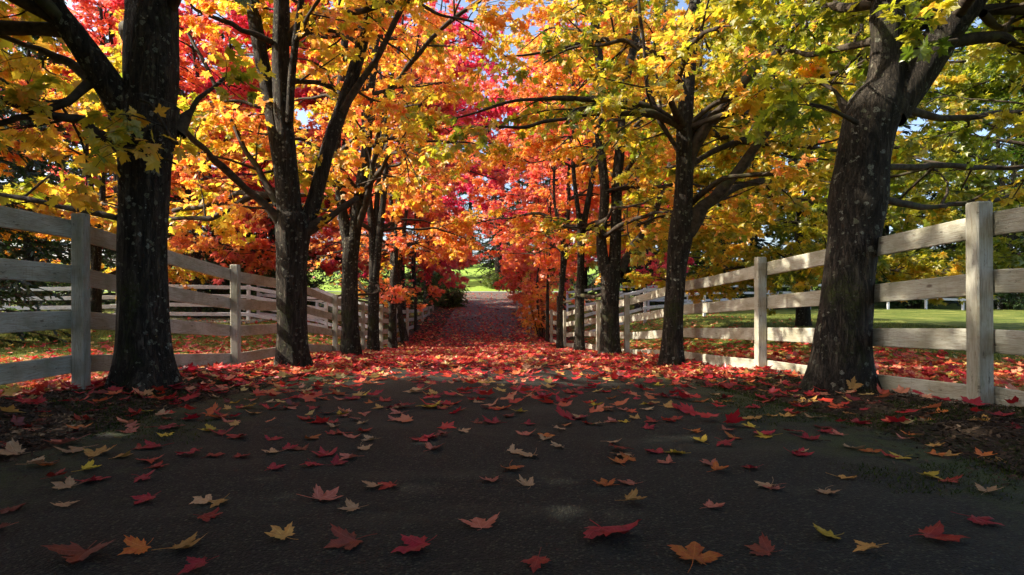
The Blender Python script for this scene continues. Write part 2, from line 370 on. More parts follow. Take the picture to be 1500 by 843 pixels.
M['chips']=attr_mat('bark_chips',[(0,(.012,.008,.005)),(.5,(.045,.028,.017)),(.85,(.10,.07,.045)),(1,(.26,.20,.14))])
M['grass']=attr_mat('grass_blades',[(0,(.05,.075,.012)),(.5,(.14,.17,.028)),(1,(.36,.34,.09))],.7,.35)
M['moss']=attr_mat('moss_tufts',[(0,(.018,.028,.006)),(.6,(.042,.065,.010)),(1,(.09,.12,.02))],.9,.2)

# ------------------------------------------------------------------ terrain, road
def axis(parts):
    out=[]
    for a,b,s in parts: out+=list(np.arange(a,b,s))
    return np.array(out+[parts[-1][1]])
def sheet(name,xs,zs,mat,lift=0.,zfun=None):
    X,Z=np.meshgrid(xs,zs,indexing='xy'); H=G(X,Z)+lift
    if zfun is not None: H=zfun(X,Z,H)
    V=np.stack([X,Z,H],-1).reshape(-1,3); nx=len(xs)
    i=np.arange(len(zs)-1)[:,None]*nx+np.arange(nx-1)[None,:]
    q=np.stack([i,i+1,i+1+nx,i+nx],-1).reshape(-1,4)
    o=link(name,np_mesh(name,V,[q],mat)); o['kind']='structure'; return o
xs=axis([(-600,-60,60),(-60,-12,3),(-12,-6,.5),(-6,6,.2),(6,12,.5),(12,60,3),(60,600,60)])
zs=axis([(-200,-10,10),(-10,-2,1),(-2,14,.2),(14,50,.5),(50,66,.5),(66,120,3),(120,700,58)])
sheet('ground',xs,zs,M['ground'])
# lane: a strip with ragged edges, 2.5 cm over the soil
def road_strip():
    zs=axis([(-10,0,.5),(0,14,.1),(14,58.6,.3)]); nx=25
    rng=np.random.default_rng(3); V=[]
    for z in zs:
        wl=2.32+.10*mnoise.noise(Vector((z*.8,0,3)))+.05*mnoise.noise(Vector((z*4,0,3)))
        wr=2.32+.10*mnoise.noise(Vector((z*.8,9,3)))+.05*mnoise.noise(Vector((z*4,9,3)))
        x=np.linspace(-wl,wr,nx); h=G(x,np.full(nx,z))+.022
        h[0]-=.03; h[-1]-=.03
        V.append(np.stack([x,np.full(nx,z),h],-1))
    V=np.vstack(V); i=np.arange(len(zs)-1)[:,None]*nx+np.arange(nx-1)[None,:]
    q=np.stack([i,i+1,i+1+nx,i+nx],-1).reshape(-1,4)
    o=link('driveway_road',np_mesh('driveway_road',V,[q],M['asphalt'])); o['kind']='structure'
road_strip()
sheet('crossing_road',axis([(-60,60,1.)]),axis([(58.9,63.5,.25)]),M['grey_road'],.045)
sheet('gravel_patch',axis([(-17,-8,.4)]),axis([(19,30,.5)]),M['gravel'],.02)

# ------------------------------------------------------------------ fences
def board(acc, a, b, h, t, rng, wob=.006, rough=1):
    """a plank between two points; UVs in metres"""
    a=np.array(a);b=np.array(b); L=np.linalg.norm(b-a); n=max(2,int(L/.25)+1)
    d=(b-a)/L; up=np.array([0,0,1.]); side=np.cross(d,up); side/=np.linalg.norm(side); up2=np.cross(side,d)
    ts=np.linspace(0,1,n); e=.006
    sec=[(-h/2+e,-t/2),(-h/2,-t/2+e),(-h/2,t/2-e),(-h/2+e,t/2),(h/2-e,t/2),(h/2,t/2-e),(h/2,-t/2+e),(h/2-e,-t/2)]
    cup=rng.uniform(-1,1,3)*wob
    V=[];UV=[]; ou,ov=rng.uniform(0,50,2)
    for k,tt in enumerate(ts):
        c=a+(b-a)*tt+side*(cup[0]*math.sin(PI*tt)*1.6)+up*(cup[1]*math.sin(PI*tt)-.004*math.sin(PI*tt))
        for (u,w) in sec:
            V.append(c+up2*u+side*w); UV.append((ou+tt*L,ov+u+w*1.1))
    V=np.array(V); s=8; idx=np.arange(n*s).reshape(n,s)
    q=np.stack([idx[:-1],idx[1:],np.roll(idx,-1,1)[1:],np.roll(idx,-1,1)[:-1]],-1).reshape(-1,4)
    caps=[list(idx[0]),list(idx[-1][::-1])]
    return V,q,np.array(caps),np.array(UV)
def board_obj(name,parent,a,b,h,t,rng,mat,wob=.006,origin=(0,0,0)):
    V,q,c,uv=board(None,a,b,h,t,rng,wob)
    o=link(name,np_mesh(name,V-np.array(origin),[q,c],mat,uv=uv,smooth_=False),parent); return o
def post_obj(parent,x,z,base,top,w,rng,mat,origin,lean=(0,0)):
    hgt=top-base+.15
    V=[];UV=[]; e=.008; ou,ov=rng.uniform(0,50,2)
    sec=[(-1,-1,1,0),(-1,-1,0,1),(-1,1,0,-1),(-1,1,1,0),(1,1,-1,0),(1,1,0,-1),(1,-1,0,1),(1,-1,-1,0)]
    lv=[0,.3,.6,.9,1.]
    for i,t in enumerate(lv+[1.0]):
        shr=.88 if i==5 else 1
        zz=base-.15+hgt*t-(.0 if i!=4 else .012)
        for (sx,sy,ex,ey) in sec:
            px=(sx*w/2+ex*e)*shr; py=(sy*w/2+ey*e)*shr
            V.append((x+px+lean[0]*t,z+py+lean[1]*t,zz)); UV.append((ou+hgt*t,ov+px+py*1.3))
    V=np.array(V)-np.array(origin); idx=np.arange(48).reshape(6,8)
    q=np.stack([idx[:-1],idx[1:],np.roll(idx,-1,1)[1:],np.roll(idx,-1,1)[:-1]],-1).reshape(-1,4)[:, ::-1]
    cap=np.array([list(idx[-1][::-1])])
    return link('post',np_mesh('post',V,[q,cap],mat,uv=np.array(UV),smooth_=False),parent)
def lane_fence(side,posts,label,seed):
    rng=np.random.default_rng(seed)
    x0,z0,_=posts[1]; g0=float(G(x0,z0)); org=(x0,z0,g0)
    root=empty('wooden_fence',org,label,'fence','board fences lining the lane')
    W=.105
    for i,(x,z,top) in enumerate(posts):
        o=post_obj(root,x,z,float(G(x,z)),top,W,rng,M['paint'],org,(rng.uniform(-.012,.012),rng.uniform(-.01,.01)))
        for pz in (.16,.55):                              # nail heads and weathering stay in the paint material
            pass
    for (xa,za,ta),(xb,zb,tb) in zip(posts[:-1],posts[1:]):
        for k in range(4):
            off=.085+.125/2*0+k*.385+.06
            a=(xa+side*(W/2+.02),za,ta-off+rng.uniform(-.008,.008)); b=(xb+side*(W/2+.02),zb,tb-off+rng.uniform(-.008,.008))
            d=np.array(b)-np.array(a)
            a2=np.array(a)+d*.003; b2=np.array(b)-d*.003
            board_obj('rail',root,a2,b2,.155,.03,rng,M['paint'],.008,org)
    return root
# (x, depth, top height) read off the photograph
def tp(px,py,z): p=P(px,py,z); return (p[0],z,p[2])
rightp=[(3.30,-5.2,1.50),(3.28,-2.2,1.45),(3.26,.8,1.40),tp(1436,296,3.84),tp(1114,377,6.9),(3.18,9.9,1.00),tp(918,432,12.9),tp(876,441,15.9),(2.95,18.9,.36),tp(827,455,21.8),(2.62,24.0,.07),(2.36,26.2,.03),tp(776,448,28.6),tp(768,446.5,31),tp(762,444,33.4),tp(757,441,36)]
leftp=[(-3.5,-4.,1.55),(-3.5,-1.,1.52),(-3.5,2.0,1.50),tp(119,313,5.0),tp(346,388,8.0),(-3.55,11.,1.03),tp(491,432,14.0),tp(532,443,17.0),tp(559,447,20),tp(579,451,23),tp(597,452,26),tp(609,452,29),tp(619,451,32),tp(628,449,35),tp(634,447,38)]
lane_fence(1,rightp,'white four-board fence along the right of the lane, catching sun patches',5)
lane_fence(-1,leftp,'white four-board fence along the left of the lane, in greenish shade',6)
def far_fence(pts,label,seed,nr=3,height=1.25,pitch=.4,mat='paint2',step=2.6):
    rng=np.random.default_rng(seed); pts=[np.array(p,float) for p in pts]
    res=[]
    for a,b in zip(pts[:-1],pts[1:]):
        L=np.linalg.norm(b-a); n=max(1,round(L/step))
        for i in range(n): res.append(a+(b-a)*i/n)
    res.append(pts[-1])
    P3=[(p[0],p[1],float(G(p[0],p[1]))+height) for p in res]
    org=(P3[0][0],P3[0][1],P3[0][2]-height)
    root=empty('paddock_fence',org,label,'fence','white paddock fences beyond the lawn')
    for p in P3: post_obj(root,p[0],p[1],p[2]-height,p[2],.11,rng,M[mat],org)
    for a,b in zip(P3[:-1],P3[1:]):
        for k in range(nr):
            d=np.array(b)-np.array(a); a1=np.array(a)+d*.002; b1=np.array(b)-d*.002
            a1[1]-=.072; b1[1]-=.072; a1[2]-=.1+k*pitch; b1[2]-=.1+k*pitch
            board_obj('rail',root,a1,b1,.13,.025,rng,M[mat],.004,org)
    return root
far_fence([(4.5,33),(14,34),(38,38)],'white three-rail paddock fence across the back of the right lawn, before dark trees',11,height=1.55)
far_fence([(4.0,24.5),(9.5,25.5)],'short white paddock fence joining the lane fence behind the right trees',12,nr=4,height=1.5,pitch=.38)
far_fence([(-4.2,22.5),(-9.5,24)],'grey white fence turning off the lane behind the left trunks',13,nr=4,height=1.45)
far_fence([(-6,21.5),(-14,20),(-26,19)],'distant white paddock fence seen between the first two left trunks',14,nr=4,height=1.3,pitch=.32)

# ------------------------------------------------------------------ leaves
MAPLE=[(0,0),(.10,.02),(.42,-.10),(.36,.10),(.62,.20),(.46,.27),(.80,.58),(.62,.60),(.50,.68),(.28,.55),(.30,.80),(.18,.84),(0,1.15)]
def maple_outline():
    r=MAPLE[1:]; l=[(-x,y) for x,y in r[:-1]][::-1]
    return np.array(r+l)                       # closed star round (0,.33)
OUT_FULL=maple_outline()
OUT_LOW=np.array([(.10,.0),(.50,.02),(.36,.18),(.80,.58),(.30,.50),(0,1.15),(-.30,.50),(-.80,.58),(-.36,.18),(-.50,.02),(-.10,.0)])
OUT_OVAL=np.array([(.0,0),(.28,.3),(.26,.7),(0,1.05),(-.26,.7),(-.28,.3)])
def leaves(pos,fwd,nrm,size,outline,curl=.12,rng=None,center=(0,.33)):
    n=len(pos); out=np.vstack([outline,np.array(center)[None]]); k=len(out)
    fwd=fwd/(np.linalg.norm(fwd,axis=1,keepdims=True)+1e-9)
    right=np.cross(fwd,nrm); right/=np.linalg.norm(right,axis=1,keepdims=True)+1e-9
    nn=np.cross(right,fwd)
    lx=out[:,0][None,:]*np.ones((n,1)); ly=out[:,1][None,:]*np.ones((n,1))
    cu=(curl*rng.uniform(.2,1.6,n))[:,None]; fo=(rng.uniform(-.1,.45,n))[:,None]
    lz=-cu*((ly-.33)**2+lx**2*.8)+fo*np.abs(lx)*.6+.04*np.sin(lx*9+ly*7+rng.uniform(0,6,(n,1)))
    s=size[:,None,None]
    V=pos[:,None,:]+s*(lx[...,None]*right[:,None,:]+ly[...,None]*fwd[:,None,:]+lz[...,None]*nn[:,None,:])
    m=k-1; a=np.arange(m); tri=np.stack([a,(a+1)%m,np.full(m,m)],-1)
    F_=(tri[None]+(np.arange(n)*k)[:,None,None]).reshape(-1,3)
    return V.reshape(-1,3),F_,k

def unit(v): return v/(np.linalg.norm(v,axis=-1,keepdims=True)+1e-9)
def resample(pts,ts):
    pts=np.asarray(pts,float); seg=np.linalg.norm(np.diff(pts[:,:3],axis=0),axis=1); L=np.concatenate([[0],np.cumsum(seg)])
    q=ts*L[-1]; out=np.stack([np.interp(q,L,pts[:,i]) for i in range(pts.shape[1])],-1)
    e=np.stack([np.interp(np.clip(q+.05*L[-1],0,L[-1]),L,pts[:,i])-np.interp(np.clip(q-.05*L[-1],0,L[-1]),L,pts[:,i]) for i in range(3)],-1)
    return out,unit(e),L[-1]
def children_of(rng,pts,n,lenf,npt,t0=.15,droop=.1,ang=(35,75),flat=.5,lift=.1):
    """n side branches off one polyline (rows x,y,z,r): (n,npt,3), radius at base"""
    t=np.sort(rng.uniform(t0,1,n)); b,tg,L=resample(pts,t)
    rv=rng.normal(size=(n,3)); rv[:,2]*=flat; u=unit(rv-tg*(rv*tg).sum(1,keepdims=True))
    a=np.radians(rng.uniform(*ang,n))[:,None]
    d=tg*np.cos(a)+u*np.sin(a); d[:,2]=d[:,2]*.6+lift; d=unit(d)
    ln=lenf(t,L,rng,n)
    s=np.linspace(0,1,npt)
    w=rng.normal(size=(n,1,3))*.10
    out=b[:,None,:3]+ln[:,None,None]*(d[:,None,:]*s[None,:,None]+w*np.sin(s*PI)[None,:,None])
    out[:,:,2]-=droop*ln[:,None]*s[None,:]**2*rng.uniform(.3,1.7,(n,1))
    return out,ln,b[:,3] if b.shape[1]>3 else None
def in_view_near(p):
    """nothing hangs in the air right in front of the lens; the lane itself stays clear under the crowns"""
    x,z,h=p[:,0],p[:,1],p[:,2]
    g=G(x,z)
    near=(z>-.2)&(z<3.5)&(h-CAMH<.53*z+.5)&(np.abs(x)<z*1.1+.8)
    nz=.25*np.sin(x*2.1+z*1.3)+.2*np.sin(z*2.9-x)
    low=(h-g)<1.75+nz*.9
    lane=(np.abs(x)<2.5-.02*z)&(h-g<2.75-.02*z+nz)&(z<60)
    return near|low|lane
def grow(rng,limbs,n2=9,n3=7,nl=7,size=(.11,.17),outline=OUT_LOW,base=.5,spread=.12,local=0.10,cull=True,hz=None,l2=.36,trim=None,tw=True,org=(0,0,0)):
    """limbs: list of arrays rows (x,y,z,r) in the world; returns woody Acc and leaf (V,F,tint)"""
    wood=Acc(); L2=[];R2=[]
    for lm in limbs:
        lm=np.asarray(lm,float); LL=np.linalg.norm(np.diff(lm[:,:3],axis=0),axis=1).sum()
        n=max(3,int(n2*min(1.6,LL/3.0))) if LL>.9 else 1
        ch,ln,rb=children_of(rng,lm,n,lambda t,L,r,k:(L*l2*(1-.55*t)+.25)*r.uniform(.6,1.25,k),6,.12,.10)
        L2.append(ch); R2.append(np.minimum(rb*.6,.006+.010*ln))
    L2=np.vstack(L2); R2=np.concatenate(R2)
    if cull:
        k=~in_view_near(L2[:,3,:]); L2=L2[k]; R2=R2[k]
    V,q=tubes(L2,R2[:,None]*np.linspace(1,.3,6)[None,:],5); wood.add(V,q)
    T=[]
    for c,r in zip(L2,R2):
        ch,ln,_=children_of(rng,np.hstack([c,np.full((6,1),r)]),n3,lambda t,L,rr,k:rr.uniform(.22,.55,k)*(1.1-.4*t),4,.1,.28,(30,70),.45,.02)
        T.append(ch)
    T=np.vstack(T); T=np.vstack([T,L2[:,-4:,:]])
    if cull: T=T[~in_view_near(T[:,2,:])]
    if tw:
        V,q=tubes(T,np.linspace(.0042,.0018,4)[None,:]*np.ones((len(T),1)),3); wood.add(V,q)
    n=len(T)*nl; ti=np.repeat(np.arange(len(T)),nl); s=rng.uniform(.15,1,n)
    i0=np.minimum((s*3).astype(int),2); fr=s*3-i0
    pos=T[ti,i0]*(1-fr[:,None])+T[ti,i0+1]*fr[:,None]
    tg=unit(T[ti,i0+1]-T[ti,i0]); rv=unit(rng.normal(size=(n,3))); 
    fw=unit(tg*.6+rv*np.array([1,1,.35])+np.array([0,0,-.35]))
    pos=pos+fw*rng.uniform(.02,.07,n)[:,None]
    nr=unit(np.array([0,0,1.])+rng.normal(size=(n,3))*.55)
    sz=rng.uniform(*size,n)
    if cull:
        k=~in_view_near(pos+fw*sz[:,None]*.6); pos,fw,nr,sz,ti=pos[k],fw[k],nr[k],sz[k],ti[k]
    if trim is not None:
        k=~trim(pos); pos,fw,nr,sz,ti=pos[k],fw[k],nr[k],sz[k],ti[k]
    V,F_,k=leaves(pos,fw,nr,sz,outline,.22,rng)
    n=len(pos)
    tb=rng.normal(size=len(T))*local*.6
    ph=rng.uniform(0,6,4)
    cl=np.sin(pos[:,0]*1.1+ph[0])*np.sin(pos[:,1]*.9+ph[1])+.8*np.sin(pos[:,2]*1.6+ph[2]+pos[:,0]*.6)*np.sin(pos[:,1]*2.1+ph[3])
    tint=base+spread*cl*.75+tb[ti]+rng.normal(size=n)*local*.55
    if hz is not None: tint=tint+hz(pos)
    tint=np.clip(tint,0,1)
    return wood,(V,F_,np.repeat(tint,k))
def proc_limbs(rng,stems,n,Rr,ztop,zlow,az=None,thick=.5,up=.25):
    """side limbs off the stems; rows x,y,z,r"""
    out=[]
    for i in range(n):
        st=stems[rng.integers(len(stems))]; zs_=st[:,2]
        h=rng.uniform(0,1)**1.15
        zz=zlow+(ztop-zlow)*h
        if zz>zs_.max() or zz<zs_.min(): zz=rng.uniform(max(zlow,zs_.min()),zs_.max())
        j=np.argmin(np.abs(zs_-zz)); p=st[j]
        a=rng.uniform(0,2*PI) if az is None else rng.normal(az,1.0)
        ctr=np.mean([s[0,:2] for s in stems],axis=0); ov=p[:2]-ctr
        if np.linalg.norm(ov)>.25 and rng.uniform()<.75: a=math.atan2(ov[1],ov[0])+rng.normal()*.8
        L=Rr*(1.05-.65*h)*rng.uniform(.65,1.1)
        el=rng.uniform(.05,.55)+h*.45
        d=np.array([math.cos(a),math.sin(a),0.])
        s=np.linspace(0,1,6)
        side=np.array([-d[1],d[0],0])*rng.normal()*.25
        pts=p[:3][None]+d[None]*(s*L)[:,None]*math.cos(el*.8)+np.array([0,0,1.])[None]*(L*(math.sin(el)*s*(1.15-.75*s)-up*.4*s**2))[:,None]+side[None]*(L*s*s)[:,None]
        pts[1:]+=rng.normal(size=(5,3))*.06*L/3
        r0=min(p[3]*thick,.012+.014*L)
        if ((np.abs(pts[:,0])<2.0)&(pts[:,2]-G(pts[:,0],pts[:,1])<3.3)).any() and p[1]>.1: continue
        out.append(np.hstack([pts,(r0*np.linspace(1,.25,6))[:,None]]))
    return out

def lit_gap(x0,top=4.0):
    """the outward underside of the left crowns is bare, so low sun gets in under them"""
    def f(p):
        h=p[:,2]-G(p[:,0],p[:,1]); return (p[:,0]<x0-.2)&(h<top+.5*np.sin(p[:,1]*2.3)+.4*np.sin(p[:,0]*3.1))&(np.sin(p[:,1]*37.7+p[:,0]*91.3)<.75)
    return f
def build_tree(name,rng,trunk,stems,limbs,label,cat='tree',group=None,sides=24,flare=.25,**kw):
    """trunk, stems, limbs: rows (x,y,z,r) in the world"""
    b=np.array(trunk[0][:3]); b=np.array([b[0],b[1],float(G(b[0],b[1]))])
    root=empty(name,b,label,cat,group)
    A=Acc()
    tr=np.array(trunk,float); tr[0,2]-=.12; tr[:,3]*=kw.pop('slim',.82)
    A.add(*bark_tube(rng,tr,sides,.06,.11,flare))
    for s in stems: s2_=s.copy(); s2_[:,3]*=.84; A.add(*bark_tube(rng,s2_,max(8,sides*2//3),.09,.09))
    V=np.vstack(A.V)-b
    link('trunk',np_mesh('trunk',V,A.faces(),M['bark']),root)
    big=[np.asarray(l) for l in limbs]
    wood,(LV,LF,T)=grow(rng,big+[s[len(s)//3:] for s in stems],**kw)
    B=Acc()
    for l in big:
        l=catmull(l,.25); w_=np.minimum(np.arange(len(l)),4)/4.; l[:,:3]+=rng.normal(size=(len(l),3))*.014*w_[:,None]; l[:,3]*=1+rng.normal(size=len(l))*.10
        V,q,t=bark_tube(rng,l,9,.08,.16); B.add(V,q,t)
    B.add(np.vstack(wood.V),*wood.F)
    link('branches',np_mesh('branches',np.vstack(B.V)-b,B.faces(),M['twig']),root)
    cr=link('crown',np_mesh('crown',LV-b,[LF],M['leaf'],{'tint':T},smooth_=False),root); cr.color=(.5,.5,.5,1)
    return root
def rows(pix):                                    # (px,py,z,width_px) -> x,y,z,r
    return np.array([[*P(a,b,z),w*z/F/2] for a,b,z,w in pix])
def extend(st,top,rng,spread=.5,rend=.02):
    """carry a stem on above the frame"""
    p=st[-1]; d=unit(st[-1,:3]-st[-2,:3]); n=4
    out=[st]
    for i in range(1,n+1):
        f=i/n; z=p[2]+(top-p[2])*f
        q=p[:3]+d*(z-p[2])*.8; 
        out.append(np.array([[q[0]+rng.normal()*.08,q[1]+rng.normal()*spread*.3*f,z,p[3]*(1-f)+rend*f]]))
    return np.vstack(out)
GR='maples lining the lane'
ROW='maples lining the lane'

# --- left row -------------------------------------------------------
def SP(pixpts,z0): return rows([(a,b,z0+dz,w) for a,b,dz,w in pixpts])
rng=np.random.default_rng(101)
t=rows([(212,557,5.2,92),(211,520,5.2,84),(210,450,5.2,80),(209,380,5.2,79),(211,300,5.2,80),(213,240,5.2,84),(215,190,5.2,98),(222,150,5.2,92)])
s1=extend(rows([(217,200,5.2,78),(221,110,5.22,86),(222,50,5.25,83),(223,0,5.3,80)]),7.6,rng)
s2=extend(rows([(205,205,5.2,60),(178,152,5.1,52),(140,95,5.0,46),(105,45,4.9,40),(72,-5,4.8,36)]),6.0,rng,.8)
lb=[rows([(180,222,5.2,20),(150,200,5.1,16),(123,178,5.0,13),(67,167,4.8,12),(0,147,4.6,12),(-90,120,4.5,10),(-200,90,4.4,8)]),
    rows([(135,118,5.,18),(100,92,5.1,13),(60,75,5.2,10),(0,52,5.4,8),(-120,20,5.6,6)]),
    rows([(130,122,5.,14),(100,147,4.9,11),(50,168,4.8,10),(0,180,4.7,8),(-120,190,4.6,6)]),
    rows([(172,320,5.25,9),(120,308,5.4,8),(60,297,5.6,7),(0,284,5.8,6),(-100,268,6.0,5)]),
    rows([(258,195,5.3,26),(272,172,5.35,14),(290,150,5.4,7),(330,110,5.6,5)]),
    rows([(172,185,4.95,7),(200,205,4.86,5),(232,228,4.82,4),(258,240,4.82,3)]),
    rows([(262,210,5.1,8),(250,205,4.9,6),(228,160,4.85,4),(205,150,4.85,3)]),
    rows([(250,10,5.25,18),(262,-20,5.1,16),(280,-60,4.9,12)])]
lb+=proc_limbs(rng,[s1,s2],18,3.5,7.3,2.8)
build_tree('maple_tree',rng,t,[s1,s2],lb,'thick dark lichen-spotted maple nearest on the left, big limb leaning outward','tree',GR,48,.42,base=0.31,spread=0.09,local=0.09,outline=OUT_FULL,n2=6,n3=6,nl=6,size=(.075,.115))

rng=np.random.default_rng(102); z=8.7
t=SP([(428,539,0,60),(428,500,0,52),(427,440,0,51),(428,380,0,52),(430,340,0,58),(429,315,0,56)],z)
sA=extend(SP([(424,325,0,40),(417,260,0,34),(405,200,.0,28),(392,130,.1,25),(378,60,.15,23),(370,0,.2,22)],z),7.6,rng)
sB=extend(SP([(428,325,0,40),(421,240,0,34),(414,150,0,31),(411,70,0,29),(412,0,0,27)],z),8,rng)
sC=extend(SP([(424,180,-.1,14),(427,120,-.2,13),(433,60,-.3,12),(441,0,-.4,11)],z),7,rng)
sD=extend(SP([(436,345,0,36),(455,310,.1,28),(468,265,.2,25),(484,205,.3,24),(508,140,.4,23),(529,68,.5,22),(543,0,.6,20)],z),7.8,rng)
lb=[SP([(420,335,0,18),(395,308,-.1,14),(366,282,-.2,12),(340,258,-.4,11),(312,233,-.6,10),(285,205,-.8,8),(262,180,-1.0,7)],z),
    SP([(408,300,0,12),(385,262,.1,10),(362,222,.2,8),(330,160,.4,7),(300,95,.6,6),(275,45,.8,5)],z),
    SP([(400,285,.1,11),(366,288,.2,10),(340,303,.3,8),(310,319,.4,7),(253,321,.6,6),(150,300,1.,4)],z),
    SP([(395,292,.2,10),(350,283,.5,8),(320,296,.7,7),(253,311,1.1,6)],z),
    SP([(447,340,.0,20),(470,326,.05,15),(493,311,.1,11),(525,290,.2,8)],z),
    SP([(500,165,.3,10),(533,112,.3,9),(567,60,.2,8),(597,0,.1,7),(620,-40,.1,6)],z),
    SP([(398,62,-.1,9),(370,50,-.4,8),(340,35,-.6,7),(300,20,-.8,5),(280,8,-1.,4)],z)]
lb+=proc_limbs(rng,[sA,sB,sC,sD],20,3.5,7.6,3.0)
build_tree('maple_tree',rng,t,[sA,sB,sC,sD],lb,'second left maple, spotted trunk splitting at fence height into several upright stems','tree',GR,40,.42,base=0.46,spread=0.11,local=0.11,outline=OUT_FULL,n2=5.5,n3=6,nl=7,size=(.075,.115))

rng=np.random.default_rng(103); z=12.4
t=SP([(513,525,0,38),(513,480,0,32),(512,430,0,29),(513,385,0,28),(515,350,0,31)],z)
sA=extend(SP([(511,360,0,22),(500,300,0,17),(493,230,0,15),(497,150,.1,15),(505,60,.2,13),(500,0,.2,12)],z),9,rng)
sB=extend(SP([(517,360,0,24),(526,290,0,20),(537,215,.1,18),(541,140,.2,16),(552,70,.3,15),(565,0,.4,14)],z),9,rng)
lb=[SP([(520,350,0,10),(545,260,-.3,9),(561,150,-.8,8),(600,97,-1.2,7),(647,43,-1.5,7),(707,0,-1.8,6)],z),
    SP([(525,330,.2,10),(548,250,.6,8),(583,190,.9,6),(620,150,1.2,5)],z)]
lb+=proc_limbs(rng,[sA,sB],22,3.5,8.5,2.0)
build_tree('maple_tree',rng,t,[sA,sB],lb,'third left maple, slim mottled trunk just past the third fence post','tree',GR,26,.3,base=0.44,spread=0.12,local=0.12,outline=OUT_FULL,n2=6.5,n3=6,nl=7,size=(.08,.12),trim=lit_gap(-2.95))

def row_tree(px,by,z,w,seed,label,base,stemspec,top=11,low=1.9,R_=3.9,nlimb=28,outline=OUT_LOW,**kw):
    rng=np.random.default_rng(seed)
    g0=P(px,by,z); x=g0[0]; g=float(G(x,z)); r=w*z/F/2
    fh=kw.pop('fork',1.9); lean=kw.pop('lean',0)
    t=np.array([[x,z,g,r*1.12],[x+lean*.3,z,g+.5,r],[x+lean*.7,z,g+fh*.6,r*.92],[x+lean,z,g+fh,r*1.0]])
    stems=[]
    for (dx,dy,rr) in stemspec:
        n=6; s=np.linspace(0,1,n); 
        pts=np.stack([x+lean+dx*s**1.2+rng.normal(size=n)*.07*(s>0),z+dy*s+rng.normal(size=n)*.07*(s>0),g+fh-.25+(top-fh)*s,r*rr*(1-.88*s)],-1)
        stems.append(pts)
    lb=proc_limbs(rng,stems,nlimb,R_,g+top-1,g+low)
    return build_tree('maple_tree',rng,t,stems,lb,label,'tree',GR,20,.25,base=base,outline=outline,**kw)
K=dict(n2=7.5,n3=6,nl=8,size=(.085,.13),spread=.09,local=.08)
row_tree(547,511,16.5,21,104,'fourth left maple, dark trunk right behind the slim mottled one',0.53,[(-.6,.3,.75),(.9,-.2,.7),(.2,.6,.6)],trim=lit_gap(-3.3),**K)
row_tree(575,510,20,15,105,'fifth left maple, straight black trunk under orange leaves',0.6,[(-.7,.2,.75),(.8,.3,.75)],trim=lit_gap(-3.3),**K)
row_tree(594,501,24,13,106,'sixth left maple, black trunk leaning a little outward before the fence',0.66,[(-.5,0,.8),(.9,.2,.7)],lean=-.35,low=1.6,R_=3.0,trim=lit_gap(-3.3),**K)
row_tree(609,491,28,6,107,'thin young maple at the far end of the left fence',.68,[(-.3,.2,.8),(.6,-.2,.7)],top=9,low=1.5,R_=2.6,nlimb=18,**K)
# --- right row ------------------------------------------------------
rng=np.random.default_rng(201); z=5.1
t=SP([(1231,574,0,104),(1233,530,0,92),(1238,470,0,84),(1245,400,0,80),(1253,340,0,83),(1258,290,0,93),(1264,240,0,84),(1273,190,0,86),(1283,155,0,88),(1290,132,0,66),(1294,112,0,34)],z)
s1=extend(SP([(1290,165,0,66),(1298,100,0,52),(1300,50,0,50),(1300,0,.0,50)],z),7.8,rng)
s2=extend(SP([(1300,170,0,60),(1335,120,0,60),(1368,70,-.05,58),(1400,25,-.1,52),(1428,-10,-.15,46)],z),6.5,rng,.8)
lb=[SP([(1330,160,.1,12),(1365,170,.5,10),(1410,173,.9,9),(1500,163,1.5,7),(1620,150,2.,5)],z),
    SP([(1295,292,.2,11),(1330,300,.5,9),(1360,303,.8,8),(1417,298,1.2,7),(1500,284,1.6,6),(1600,270,2,4)],z),
    SP([(1300,245,.5,8),(1377,243,1.3,9),(1440,246,1.9,8),(1500,248,2.4,6),(1620,250,3,4)],z),
    SP([(1262,200,.1,22),(1243,170,.15,16),(1225,140,.2,8),(1200,120,.3,5)],z),
    SP([(1280,60,.1,12),(1240,70,.6,9),(1190,80,1.2,7),(1130,70,1.9,5)],z),
    rows([(1400,60,4.8,8),(1370,66,4.72,5),(1345,76,4.7,3)]),
    rows([(1255,180,4.9,8),(1215,160,4.8,5),(1185,150,4.75,3)]),
    SP([(1440,20,-.1,12),(1460,40,.2,10),(1500,45,.6,8),(1580,40,1.1,5)],z)]
lb+=proc_limbs(rng,[s1,s2],18,3.5,7.3,2.8)
build_tree('maple_tree',rng,t,[s1,s2],lb,'massive black maple nearest on the right, leaning, forked like a Y with mossy fork','tree',GR,52,.38,base=0.24,spread=0.1,local=0.1,outline=OUT_FULL,n2=6,n3=6,nl=7,size=(.075,.115))

